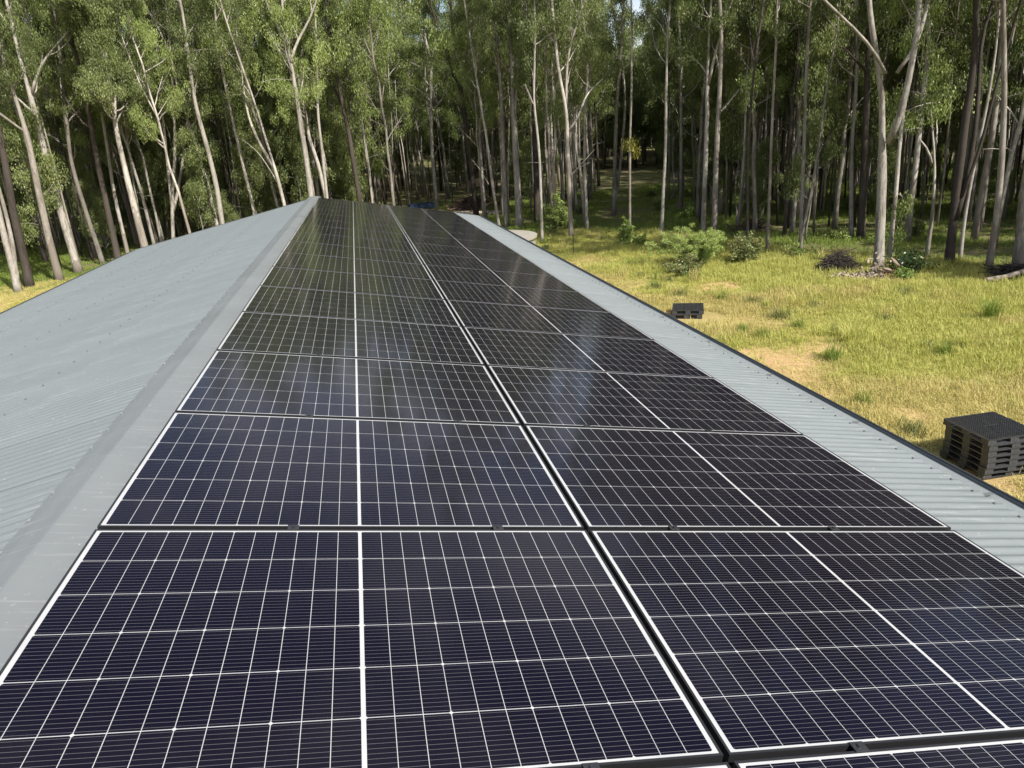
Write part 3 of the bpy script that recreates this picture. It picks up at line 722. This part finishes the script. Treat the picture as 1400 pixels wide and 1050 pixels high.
hero('stout grey trunk cut by the right picture edge above the fallen log', 22.8, [(1393, 369), (1399, 320), (1408, 240), (1416, 150)], 12, G_, crown0=9.5, seed=59)

# --- the rest of the forest in view: shared meshes, single objects
VAR = []
for k in range(11):
    bark = [P_, G_, P_, G_, P_, D_, P_, G_, P_, D_, G_][k]
    VAR.append((tree_meshes(100 + k, 19 + (k * 37 % 6), .105 + .014 * (k % 5), bark, M_LEAFB if k in (2, 4, 7, 9) else M_LEAF, crown0=[.28, .44, .34, .47, .26, .40, .48, .32, .38, .46, .33][k], nlimb=17, llen=3.0, nleaf=92, leafL=.165, leafW=.048, cl=.47, lean=.02 + .012 * (k % 4)), ['pale', 'grey', 'pale', 'grey', 'pale', 'dark', 'pale', 'grey', 'pale', 'dark', 'grey'][k]))
HPX = [(mark_px(b), b[1]) for b in HB]
spots = []; rs = np.random.default_rng(5); tries = 0
def clear(x, y, dmin, lst):
    return all((x - a) ** 2 + (y - b) ** 2 > dmin * dmin for a, b in lst)
while len(spots) < 245 and tries < 60000:
    tries += 1
    y = 22 + 66 * rs.random() ** .8; x = rs.uniform(-.41, 1.08) * (y + 1.25) + 1.2
    e = float(edge(x))
    if y < e + 1.2 or y > 92: continue
    if abs(x - float(path_x(y)) - 1) < 3.8 and y > 44: continue
    if 48 < y < 76 and 555 < mark_px((x, y)) < 606: continue
    if math.hypot(x - TX, y - TY) < 5 or (5 < x < 15 and 62 < y < 80): continue
    pxx = mark_px((x, y))
    if any(abs(pxx - hp) < 15 and y < hy + 1 for hp, hy in HPX): continue
    if not clear(x, y, 2.3, HB) or not clear(x, y, 1.7 if y < e + 14 else 2.3, spots): continue
    spots.append((x, y))
def place_labels(items, make):
    """items: (x, y, key); single each out by the named tree it stands beside, counted outwards from it"""
    buckets = {}
    for i, (x, y, key) in enumerate(items):
        px = mark_px((x, y)); m = min(MARKS, key=lambda q: abs(q[3] - px))
        buckets.setdefault((key, m[2], 'left' if px < m[3] else 'right'), []).append((abs(px - m[3]), i))
    out = {}
    for (key, short, sd), lst in buckets.items():
        lst.sort()
        for n_, (d, i) in enumerate(lst):
            pos = ('just ' if n_ == 0 else ordn[n_] + ' ' if n_ < 17 else '') + sd
            out[i] = make(key, pos, short)
    return out
info = []
for x, y in spots:
    k = int(rs.integers(0, 11)); tone = VAR[k][1]
    dep = 'front' if y < float(edge(x)) + 12 else ('further in' if y < float(edge(x)) + 28 else 'deep')
    info.append((x, y, (tone, dep), k))
lab = place_labels([q[:3] for q in info], lambda key, pos, short: f"{key[0]} slim gum {dict(zip(('front', 'further in', 'deep'), ('in front', 'further in', 'deep in')))[key[1]]}, {pos} of {short}")
for i, (x, y, (tone, dep), k) in enumerate(info):
    s = rs.uniform(.8, 1.2); wz = rs.uniform(.75, 1.25)
    tree('gum_tree', lab[i], 'tree', (x, y, float(gz(x, y))), rs.random() * 6.28, (s * wz, s * wz, s), VAR[k][0], 'slim gum trees in the forest')
# saplings and undergrowth
SAP = [tree_meshes(200 + k, 5.5 + k * .8, .045, M_GREY, [M_LEAF, M_LEAFB, M_LEAF, M_LEAF][k], crown0=.22, nlimb=13, llen=1.3, nleaf=110, fork=False, leafL=.13, leafW=.045, cl=.42, sides=5) for k in range(4)]
sap = []; tries = 0
while len(sap) < 75 and tries < 30000:
    tries += 1
    y = rs.uniform(30, 88); x = (rs.uniform(-.4, .3) if len(sap) < 50 else rs.uniform(.3, 1.05)) * y
    if y < float(edge(x)) + 3 or abs(x - float(path_x(y))) < 2.5 or math.hypot(x - TX, y - TY) < 5 or (5 < x < 15 and 60 < y < 80) or 500 < mark_px((x, y)) < 700: continue
    if any(abs(mark_px((x, y)) - hp) < 18 and y < hy + 1 for hp, hy in HPX): continue
    sap.append((x, y, ''))
lab = place_labels(sap, lambda key, pos, short: f"thin leafy sapling, {pos} of {short}")
for i, (x, y, _) in enumerate(sap):
    s = rs.uniform(.7, 1.35)
    tree('sapling', lab[i], 'sapling', (x, y, float(gz(x, y))), rs.random() * 6.28, (s, s, s), SAP[rs.integers(0, 4)], 'saplings in the undergrowth')

# --- geometry-node scatter for what nobody could count
def scatter(name, pts, scale, rot, sources, kind='stuff'):
    me = bpy.data.meshes.new(name); me.vertices.add(len(pts)); me.vertices.foreach_set('co', np.asarray(pts, np.float32).reshape(-1))
    a = me.attributes.new('sc', 'FLOAT_VECTOR', 'POINT'); a.data.foreach_set('vector', np.asarray(scale, np.float32).reshape(-1))
    a = me.attributes.new('ro', 'FLOAT_VECTOR', 'POINT'); a.data.foreach_set('vector', np.asarray(rot, np.float32).reshape(-1))
    a = me.attributes.new('pick', 'INT', 'POINT'); a.data.foreach_set('value', NP.integers(0, len(sources), len(pts)).astype(np.int32))
    me.update(); o = obj(name, me); tag(o, kind=kind)
    c = bpy.data.collections.new(name + '_source')
    for i, s in enumerate(sources):
        c.objects.link(bpy.data.objects.new(f'{name}_piece', s))
    g = bpy.data.node_groups.new(name, 'GeometryNodeTree')
    g.interface.new_socket('Geometry', in_out='INPUT', socket_type='NodeSocketGeometry'); g.interface.new_socket('Geometry', in_out='OUTPUT', socket_type='NodeSocketGeometry')
    gi = g.nodes.new('NodeGroupInput'); go = g.nodes.new('NodeGroupOutput'); ci = g.nodes.new('GeometryNodeCollectionInfo'); ip = g.nodes.new('GeometryNodeInstanceOnPoints')
    ci.inputs['Collection'].default_value = c; ci.inputs['Separate Children'].default_value = True; ci.inputs['Reset Children'].default_value = True
    def attr(nm, ty):
        q = g.nodes.new('GeometryNodeInputNamedAttribute'); q.data_type = ty; q.inputs['Name'].default_value = nm; return q.outputs[0]
    L = g.links.new
    L(gi.outputs[0], ip.inputs['Points']); L(ci.outputs[0], ip.inputs['Instance']); ip.inputs['Pick Instance'].default_value = True
    L(attr('pick', 'INT'), ip.inputs['Instance Index']); L(attr('sc', 'FLOAT_VECTOR'), ip.inputs['Scale'])
    er = g.nodes.new('FunctionNodeEulerToRotation'); L(attr('ro', 'FLOAT_VECTOR'), er.inputs[0]); L(er.outputs[0], ip.inputs['Rotation'])
    L(ip.outputs[0], go.inputs[0])
    md = o.modifiers.new('scatter', 'NODES'); md.node_group = g
    return o

# (thin ones past the first three hundred trees join the far wood)
# far wood beyond the trees one can tell apart, and the trees round about outside the picture
def far_mesh(seed, H, leaf, bark, nleaf=60, r0=.17, low=None, nl=17, ll=3.2, L=.30, W=.10, cl=(.6, 1.1)):
    rs_ = np.random.default_rng(seed); mb = MB(); n = 7; t = np.linspace(0, 1, n)
    pts = np.c_[np.cumsum(rs_.normal(0, .2, (n, 2)), 0) * t[:, None], t * H]; pts[0, 2] = -.4; rad = r0 * (1 - .8 * t); mb.tube(pts, rad, 6)
    cent = grow(rs_, [(pts, rad)], H * (low if low is not None else (.06 if seed % 2 else .25)), H, nl, ll, mb, 3); cent = [c for c in cent]
    V, tint = leaf_quads(np.array(cent), nleaf, rs_.uniform(*cl, len(cent)), L, W, rs_)
    me = mb.mesh('far_tree', bark, True); off = len(me.vertices); np_ = len(me.polygons); nlp = len(me.loops); nq = len(V)
    me.vertices.add(nq * 4); co = np.empty(len(me.vertices) * 3, np.float32); me.vertices.foreach_get('co', co); co[off * 3:] = V.reshape(-1); me.vertices.foreach_set('co', co)
    me.loops.add(nq * 4); li = np.empty(len(me.loops), np.int32); me.loops.foreach_get('vertex_index', li); li[nlp:] = np.arange(off, off + nq * 4); me.loops.foreach_set('vertex_index', li)
    me.polygons.add(nq); ls = np.empty(len(me.polygons), np.int32); me.polygons.foreach_get('loop_start', ls); ls[np_:] = nlp + np.arange(nq) * 4; me.polygons.foreach_set('loop_start', ls)
    me.materials.append(leaf); mi = np.zeros(len(me.polygons), np.int32); mi[np_:] = 1; me.polygons.foreach_set('material_index', mi)
    a = me.attributes.new('tint', 'FLOAT', 'FACE'); tv = np.full(len(me.polygons), .4, np.float32); tv[np_:] = tint; a.data.foreach_set('value', tv)
    me.update(calc_edges=True); return me
FAR = [far_mesh(300 + k, 12.5 + .9 * k, [M_LEAF, M_LEAF, M_LEAFB, M_LEAF][k % 4], [P_, G_, G_, D_][k % 4]) for k in range(5)]
pts = []; tries = 0
while len(pts) < 1150 and tries < 80000:
    tries += 1
    y = rs.uniform(78, 175); x = rs.uniform(-.75, 1.5) * y
    if abs(x - float(path_x(min(y, 130)))) < 2 and y < 96: continue
    inside = -.41 * y < x < 1.08 * y
    if inside and y < 90: continue
    pts.append((x, y))
tries = 0; thin = []
while len(thin) < 400 and tries < 60000:
    tries += 1
    y = rs.uniform(34, 92); x = rs.uniform(-.43, 1.1) * (y + 1.2)
    if y < float(edge(x)) + 7 or abs(x - float(path_x(y)) - 1.5) < 5.5 or math.hypot(x - TX, y - TY) < 5: continue
    if 48 < y < 78 and 550 < mark_px((x, y)) < 690: continue
    if not clear(x, y, 1.2, HB) or not clear(x, y, 1.0, spots): continue
    thin.append((x, y))
ring = []
tries = 0
while len(ring) < 230 and tries < 20000:                  # forest carries on beyond both picture edges
    tries += 1
    x = rs.uniform(-90, 100); y = rs.uniform(-30, 80)
    if -.43 * (y + 1.25) < x < 1.13 * (y + 1.25): continue
    if y < float(edge(x)) + 2 or (x < 0 and y < 44) or (x > 0 and y + 10.5 < float(edge(x - 8)) + 1 and x - 8 < 25): continue
    ring.append((x, y))
ring += [(33, 7.5), (31.8, 11), (36.5, 8), (39, 4.5), (41, 9), (45, 6), (38, 11.5), (43, 1.5)]
pts = np.array(pts + ring); sc = rs.uniform(.8, 1.25, len(pts))
far = scatter('forest', np.c_[pts, gz(pts[:, 0], pts[:, 1])], np.stack([sc * rs.uniform(.85, 1.2, len(pts)), sc * rs.uniform(.85, 1.2, len(pts)), sc], -1), np.stack([np.zeros(len(pts)), np.zeros(len(pts)), rs.random(len(pts)) * 6.28], -1), FAR)
tag(far, 'far off gum forest closing the view behind the nearer trees', 'forest')
THIN = [far_mesh(330 + k, 14 + 1.3 * k, [M_LEAF, M_LEAFB, M_LEAF][k % 3], [P_, G_, P_, D_, G_][k % 5], 62, [.055, .075, .065, .085, .08][k % 5], [.30, .42, .34, .46][k % 4], 11, 2.2, .16, .048, (.32, .6)) for k in range(6)]
thin = np.array(thin); sc = rs.uniform(.85, 1.3, len(thin))
tag(scatter('thin_forest', np.c_[thin, gz(thin[:, 0], thin[:, 1])], np.stack([sc, sc, sc], -1), np.stack([rs.normal(0, .04, len(thin)), rs.normal(0, .04, len(thin)), rs.random(len(thin)) * 6.28], -1), THIN), 'thin young gums crowding the shade between the larger trees', 'forest')

# grass
def clump(seed, nb, h, w_, spread, m, flop=.5):
    r_ = np.random.default_rng(seed)
    b = r_.normal(0, spread, (nb, 2)); a = r_.random(nb) * 6.28; ln = h * r_.uniform(.5, 1.2, nb); fl = r_.uniform(.1, 1, nb) * flop
    d = np.stack([np.cos(a), np.sin(a)], -1); s = np.stack([-np.sin(a), np.cos(a)], -1) * (w_ * .5)
    p0 = np.c_[b, np.full(nb, -.02)]; p1 = np.c_[b + d * (ln * fl * .35)[:, None], ln * .6]; p2 = np.c_[b + d * (ln * fl)[:, None], ln * (1 - .3 * fl)]
    s3 = np.c_[s, np.zeros(nb)]
    V = np.concatenate([np.stack([p0 - s3, p0 + s3, p1 + s3 * .8, p1 - s3 * .8], 1), np.stack([p1 - s3 * .8, p1 + s3 * .8, p2 + s3 * .12, p2 - s3 * .12], 1)])
    t_ = np.clip(r_.normal(.5, .25, nb), 0, 1)
    return quads_mesh('grass_tuft', V, m, np.r_[t_, t_])
GR = [clump(1, 26, .20, .011, .10, M_GRASS), clump(2, 30, .26, .010, .12, M_GRASS, .7), clump(3, 22, .16, .012, .12, M_GRASS, .8)]
DR = [clump(8, 26, .17, .011, .12, M_STRAW, .9), clump(9, 30, .22, .009, .12, M_STRAW, .8), clump(10, 20, .11, .013, .13, M_STRAW, 1.0)]
GG = [clump(11, 30, .24, .012, .12, M_MGREEN, .7), clump(12, 26, .18, .013, .13, M_MGREEN, .8)]
FG = [clump(5, 26, .16, .014, .16, M_FGRASS, .8), clump(6, 24, .22, .014, .18, M_FGRASS, .6), clump(7, 22, .13, .014, .2, M_FGRASS, .9)]
def field(n, dens, xr, yr):
    x = rs.uniform(*xr, n); y = rs.uniform(*yr, n); keep = rs.random(n) < dens(x, y); return x[keep], y[keep]
def wedge(x, y): return (x > -.45 * (y + 4)) & (x < 1.2 * (y + 5))
def bare(x, y):                                            # nothing grows through the pallets, the heap, the bark line and the log
    return ((np.hypot((x - 21.2) / 1.25, (y - 26.3) / .85) > 1) & (np.hypot(x - 12.3, y - 22.0) > 1.25) & ~((x > 11.7) & (x < 13.2) & (y > 8.5) & (y < 10))
            & (np.abs((x - 20.0) * .61 + (y - 25.1) * .79) + 9 * ((x < 19.8) | (x > 21.9)) > .34) & (np.hypot((x - 25.6) / 2.0, (y - 21.5) / .75) > 1))
def dens_m(x, y):
    so_ = soil_mask(x, y); e = edge(x)
    in_ = (y < e + 2) & wedge(x, y) & ~((np.abs(x) < 4.6) & (y < 20)) & (np.hypot(x - TX, y - TY) > TR)
    see = ((x > 5.4) | (y > 30)) & bare(x, y)
    return np.where(in_ & see, np.clip(1.05 - so_ * .9, .05, 1) * np.clip(38 / (8 + np.hypot(x, y)), .35, 1), 0)
x, y = field(380000, dens_m, (-30, 45), (-2, 56))
wet = np.clip((fbm(x + 40, y, 6.5) - .47) * 6 + (x - 14) * .045 + .56, 0, 1) + rs.normal(0, .22, len(x))
g = np.clip(fbm(x, y, 3.1) * 1.9 - .35 + np.clip((x - 10) / 16, 0, .7), .25, 2.1) * rs.uniform(.5, 1.5, len(x)) * (1 - .6 * soil_mask(x, y))
for nm, sel, src in (('dry_grass', wet < .42, DR), ('meadow_grass', (wet >= .42) & (wet < .8), GR), ('green_grass', wet >= .8, GG)):
    k = int(sel.sum()); xs, ys, gs = x[sel], y[sel], g[sel]
    scatter(nm, np.c_[xs, ys, gz(xs, ys)], np.stack([.8 + .3 * gs, .8 + .3 * gs, gs], -1), np.stack([rs.normal(0, .12, k), rs.normal(0, .12, k), rs.random(k) * 6.28], -1), src)
k = 260; xs, ys = rs.uniform(8, 34, 3000), rs.uniform(6, 46, 3000); ok = (ys < edge(xs) + 1) & (rs.random(3000) < .12 + .5 * (fbm(xs, ys, 4) > .55)) & (soil_mask(xs, ys) < .4) & bare(xs, ys) & (np.hypot(xs - 12, ys - 21.6) > 2.4); xs, ys = xs[ok][:k], ys[ok][:k]; k = len(xs)
gs = rs.uniform(.6, 1.5, k)
scatter('tussock_grass', np.c_[xs, ys, gz(xs, ys)], np.stack([gs, gs, gs], -1), np.stack([rs.normal(0, .1, k), rs.normal(0, .1, k), rs.random(k) * 6.28], -1),
        [clump(21, 90, .38, .012, .10, M_FGRASS, .8), clump(22, 80, .42, .010, .09, M_GRASS, .9), clump(23, 60, .45, .009, .12, M_STRAW, .6), clump(24, 90, .30, .013, .12, M_WEED, .9)])
def dens_f(x, y):
    e = edge(x); so_ = soil_mask(x, y)
    return np.where((y > e - 3) & wedge(x, y) & bare(x, y) & (np.hypot(x - TX, y - TY) > TR), np.clip((y - e + 3) / 5, .1, 1) * np.clip(1 - so_, .05, 1) * np.clip((fbm(x, y, 6) - .22) * 3, .12, 1), 0)
x, y = field(120000, dens_f, (-36, 75), (14, 78))
g = rs.uniform(.6, 1.4, len(x)) * np.clip(.6 + (fbm(x, y, 3) - .4) * 2, .5, 1.6)
scatter('forest_grass', np.c_[x, y, gz(x, y)], np.stack([1 + .4 * g, 1 + .4 * g, g], -1), np.stack([rs.normal(0, .1, len(x)), rs.normal(0, .1, len(x)), rs.random(len(x)) * 6.28], -1), FG)

# ------------------------------------------------------------------ shrubs, debris, small things
def shrub(name, label, cat, x, y, wd, ht, leaf, nc, nleaf, L, W, seed, lean=(0, 0), spread=.2, hang=.2):
    rs_ = np.random.default_rng(seed); z = float(gz(x, y))
    t = thing(name, label, cat, (x, y, z)); mb = MB(); cent = []
    for k in range(max(5, nc // 6)):
        a = rs_.random() * 6.28; r_ = rs_.random() ** .5 * wd * .5
        tip = np.array([math.cos(a) * r_ + lean[0] * rs_.random(), math.sin(a) * r_ + lean[1] * rs_.random(), ht * rs_.uniform(.6, 1.0) * (1 - .35 * (r_ / (wd * .5)) ** 2)])
        p0 = np.array([rs_.normal(0, wd * .06), rs_.normal(0, wd * .06), -.05]); mid = (p0 + tip) * .5 + [0, 0, ht * .12]
        b = resample(np.array([p0, mid, tip]), .25); mb.tube(b, np.linspace(.014, .005, len(b)), 4, False)
        for q in range(6): cent.append(b[int(rs_.uniform(.25, 1) * (len(b) - 1))] + rs_.normal(0, spread * .7, 3))
    c = np.array(cent); c[:, 2] = np.maximum(c[:, 2], .05)
    V, tint = leaf_quads(c, nleaf, np.full(len(c), spread), L, W, rs_, hang)
    V[:, :, 2] = np.maximum(V[:, :, 2], -.03)
    obj('stem', mb.mesh('stem', M_BROWN), t); obj('foliage', quads_mesh('foliage', V, leaf, tint), t); return t
shrub('shrub', 'feathery light green bush at the meadow edge before paired grey gums', 'bush', 17.2, 31.0, 4.2, 2.2, M_FEATHER, 380, 90, .13, .020, 401, (-1.0, .2), .17, -.45)
shrub('shrub', 'open shrub with russet tips right of the feathery green bush', 'bush', 18.9, 30.0, 2.2, 1.95, M_REDLEAF, 100, 30, .14, .06, 402, (.1, 0), .22)
shrub('shrub', 'low greyish weedy shrub in front of the feathery bush', 'bush', 15.6, 29.4, 2.7, 1.0, M_REDLEAF, 110, 28, .11, .045, 403, (0, 0), .18)
shrub('young_tree', 'small bright sapling with large pale green leaves beside the thin pole tree', 'sapling', 16.1, 38.6, 1.0, 1.9, M_FEATHER, 70, 14, .24, .15, 404, (0, 0), .2)
shrub('shrub', 'low bright green weed right of the large leaved sapling', 'bush', 16.9, 38.2, 1.3, .8, M_BUSH, 50, 20, .16, .07, 405, (0, 0), .18)
shrub('shrub', 'round mid green bush right of the rainwater tank', 'bush', 14.3, 47.3, 2.5, 2.5, M_LEAFB, 110, 60, .17, .07, 406, (0, 0), .3)
shrub('shrub', 'dark glossy round bush at the foot of the right gums', 'bush', 23.35, 24.6, 2.2, 1.3, M_DARKLEAF, 80, 22, .15, .07, 407, (0, 0), .28)
shrub('shrub', 'leafy green weeds beside the reddish stump', 'bush', 22.3, 23.6, 1.0, .8, M_BUSH, 50, 22, .14, .05, 408, (0, 0), .16)
shrub('shrub', 'dim green low shrub between the burnt heap and thin stems', 'bush', 21.7, 29.5, 2.2, .9, M_LEAFB, 80, 26, .14, .06, 409, (0, 0), .2)
under = []
while len(under) < 26:                                    # low undergrowth along the edge and in the wood
    yy = rs.uniform(24, 70); xx = rs.uniform(-.3, .95) * yy
    if yy > float(edge(xx)) + 1.5 and abs(xx - float(path_x(yy))) > 2 and not (5 < xx < 15 and 60 < yy < 80): under.append((xx, yy, ''))
lab = place_labels(under, lambda key, pos, short: f"low undergrowth plant, {pos} of {short}")
for k, (xx, yy, _) in enumerate(under):
    o = shrub('undergrowth', lab[k], 'bush', xx, yy, rs.uniform(.8, 2.2), rs.uniform(.5, 1.5), [M_LEAFB, M_LEAF, M_BUSH][k % 3], 40, 26, .18, .08, 420 + k, (0, 0), .25)
    o['group'] = 'undergrowth on the forest floor'
def tuft(label, x, y, h, seed, n=170, m=None):
    r_ = np.random.default_rng(seed); me = clump(seed, n, h, .014, .09, m or M_FGRASS, .9)
    tag(obj('grass_tussock', me, None, (x, y, float(gz(x, y)))), label, 'grass tuft')
tuft('tall fresh green grass tussock on the right edge of the meadow', 20.4, 17.4, .85, 501)
tuft('small green tussock in the middle of the dry meadow', 16.6, 15.0, .5, 502, 110)
tuft('rusty seed grass tuft right of the small green tussock', 17.5, 15.3, .6, 503, 60, M_GRASS)

def heap(name, label, cat, x, y, wd, ht, n, m, seed, rad=(.006, .02), ln=.8, dp=.7):
    r_ = np.random.default_rng(seed); mb = MB()
    for k in range(n):
        c = np.array([r_.normal(0, wd * .22), r_.normal(0, wd * .22 * dp), 0]); q = math.hypot(c[0] / (wd * .5), c[1] / (wd * .5 * dp))
        c[2] = max(.03, ht * max(0, 1 - q) * r_.random() ** .6)
        a = r_.random() * 6.28; d = np.array([math.cos(a), math.sin(a), r_.normal(0, .28)]); L = ln * r_.uniform(.4, 1.3)
        b = np.array([c - d * L / 2, c + r_.normal(0, .05, 3), c + d * L / 2]); b[:, 2] = np.maximum(b[:, 2], .01)
        mb.tube(b, np.array([1, .8, .4]) * r_.uniform(*rad), 5)
    return tag(obj(name, mb.mesh(name, m, False), None, (x, y, float(gz(x, y)))), label, cat)
heap('brush_pile', 'dark charred heap of twigs at the meadow edge left of the big right gum', 'brush pile', 21.2, 26.3, 2.3, 1.0, 520, M_TWIG, 601, (.006, .022), .9)
mb = MB(); r_ = np.random.default_rng(77)
for k in range(520):                                      # pale line of torn bark and clods in front of the heap
    f = r_.random(); c = np.array([20.0, 25.1]) * (1 - f) + np.array([21.55, 23.9]) * f
    hgt = .18 + .5 * np.exp(-((f - .92) / .12) ** 2)
    c = np.array([c[0] + r_.normal(0, .14), c[1] + r_.normal(0, .18), abs(r_.normal(0, hgt * .6))]); s = r_.uniform(.04, .2)
    a = r_.random() * 6.28; d = np.array([math.cos(a), math.sin(a), r_.normal(0, .4)]) * s
    mb.tube([c - d, c + r_.normal(0, .01, 3), c + d], np.array([.5, 1, .4]) * s * r_.uniform(.25, .6), 5, True, .3, r_)
tag(obj('bark_debris', mb.mesh('bark_debris', M_WOOD)), 'pale ridge of torn bark and clods before the charred twig heap', 'bark debris')
mb = MB(); r_ = np.random.default_rng(78)
mb.tube([(0, 0, -.1), (0, 0, .08), (.02, 0, .2), (.05, .02, .3)], [.25, .22, .2, .13], 11, True, .15, r_); mb.tube([(.1, 0, .1), (.5, -.1, .25), (.75, -.15, .42)], [.07, .05, .02], 6)
tag(obj('tree_stump', mb.mesh('tree_stump', M_RUST), None, (22.1, 24.6, float(gz(22.1, 24.6)))), 'reddish rotten stump at the foot of the largest right gum', 'stump')
lg = thing('fallen_log', 'pale fallen log lying before the stout trunk at right edge', 'log', (25.0, 21.5, float(gz(25, 21.5)) + .06))
mb = MB(); r_ = np.random.default_rng(79)
mb.tube(resample([(-.7, .1, .12), (0, 0, .16), (.8, .0, .26), (1.6, .25, .42), (2.4, .3, .5)], .3), .10, 9, True, .1, r_); obj('log', mb.mesh('log', M_WOOD, True), lg)
mb = MB(); mb.tube(resample([(.3, -.35, .06), (1.1, -.3, .12), (2.2, -.1, .14)], .3), .055, 7, True, .15, r_); obj('branch', mb.mesh('branch', M_WOOD), lg)
heap('brush_pile', 'dark brushwood behind the pale fallen log at right', 'brush pile', 26.0, 22.2, 2.2, .6, 220, M_TWIG, 602, (.008, .03), 1.1)
heap('brush_pile', 'small pile of fallen branches in the shade between thin stems', 'brush pile', 24.6, 39.6, 2.6, .9, 180, M_BROWN, 603, (.01, .04), 1.2)
mb = MB(); mb.box((-.02, -.003, -.2), (.02, .003, 1.25)); mb.box((-.003, .003, -.2), (.003, .035, 1.25)); mb.tube([(0, .01, 1.25), (0, .01, 1.27)], .012, 6)
tag(obj('star_picket', mb.mesh('star_picket', M_TWIG), None, (12.5, 37.3, 0), (0, R(2), .4)), 'thin dark star picket post standing in grass beyond the gutter', 'post')

# things behind the far end of the shed
bx_, by_ = 7.4, 75.
tr = thing('box_trailer', 'dark blue box trailer parked beyond the far end of the panels', 'trailer', (bx_, by_, -.12), (0, 0, R(8))); tr.scale = (1, 1, .62)
mb = MB()
mb.box((-1.3, -.75, .55), (1.3, .75, .60)); mb.box((-1.3, -.75, .60), (1.3, -.71, 1.25)); mb.box((-1.3, .71, .60), (1.3, .75, 1.25)); mb.box((-1.3, -.71, .60), (-1.26, .71, 1.25)); mb.box((1.26, -.71, .60), (1.3, .71, 1.25))
for k in range(6): mb.box((-1.25 + k * .48, -.775, .6), (-1.19 + k * .48, -.75, 1.24))
mb.box((-1.34, -.79, 1.25), (1.34, -.69, 1.30)); mb.box((-1.34, .69, 1.25), (1.34, .79, 1.30)); mb.box((-1.34, -.69, 1.25), (-1.22, .69, 1.30)); mb.box((1.22, -.69, 1.25), (1.34, .69, 1.30))
obj('tub', mb.mesh('tub', M_BLUE), tr)
mb = MB(); mb.box((1.345, -.7, .62), (1.36, .7, 1.2)); obj('tailgate', mb.mesh('tailgate', M_WHITE), tr)
for s in (-1, 1):
    mb = MB(); mb.tube([(0, s * .78, .33), (0, s * .88, .33), (0, s * .95, .33)], [.33, .33, .30], 18); obj('wheel', mb.mesh('wheel', M_TYRE), tr)
mb = MB(); mb.tube([(-1.3, -.4, .55), (-2.3, 0, .5), (-2.5, 0, .5)], .04, 6); mb.tube([(-1.3, .4, .55), (-2.3, 0, .5)], .04, 6); obj('drawbar', mb.mesh('drawbar', M_BLUE), tr)
heap('brush_pile', 'large brown heap of branches behind the far gutter corner', 'brush pile', 12.3, 71, 6.0, 1.4, 520, M_BROWN, 610, (.02, .07), 2.0)
for k, (lx, ly, a, L, lb) in enumerate(((9.9, 66, .1, 2.6, 'pale cut log lying left in front of the brown branch heap'), (11.6, 64.5, -.15, 3.2, 'pale cut log lying in the middle before the brown branch heap'), (13.4, 63.5, .25, 2.2, 'pale cut log lying right before the brown branch heap'))):
    mb = MB(); mb.tube([(-L / 2, 0, .2), (0, .02, .22), (L / 2, 0, .2)], [.2, .19, .17], 9, True, .08, np.random.default_rng(90 + k))
    tag(obj('cut_log', mb.mesh('cut_log', M_WOOD), None, (lx, ly, float(gz(lx, ly))), (0, 0, a)), lb, 'log', 'cut logs before the branch heap')
# earth bank catching the sun deep in the wood
mb = MB(); n = 25; V = []
for i in range(n):
    for j in range(9):
        a = (i / (n - 1) - .5) * 12; b = (j / 8 - .5) * 4
        V.append((a, b, 1.7 * math.exp(-(a / 4) ** 2 - (b / 1.3) ** 2) * (1 + .3 * (float(vnoise(a * 3, b * 3, 2)) - .5)) - .05))
mb.add(V, [(i * 9 + j, (i + 1) * 9 + j, (i + 1) * 9 + j + 1, i * 9 + j + 1) for i in range(n - 1) for j in range(8)])
bank = obj('earth_bank', mb.mesh('earth_bank', plain('bare earth', (.32, .24, .16), .95, 0, .1, .25, 4, .5), True), None, (16.5, 92, float(gz(16.5, 92))))
bank.scale = (.55, .6, .7); tag(bank, kind='structure')
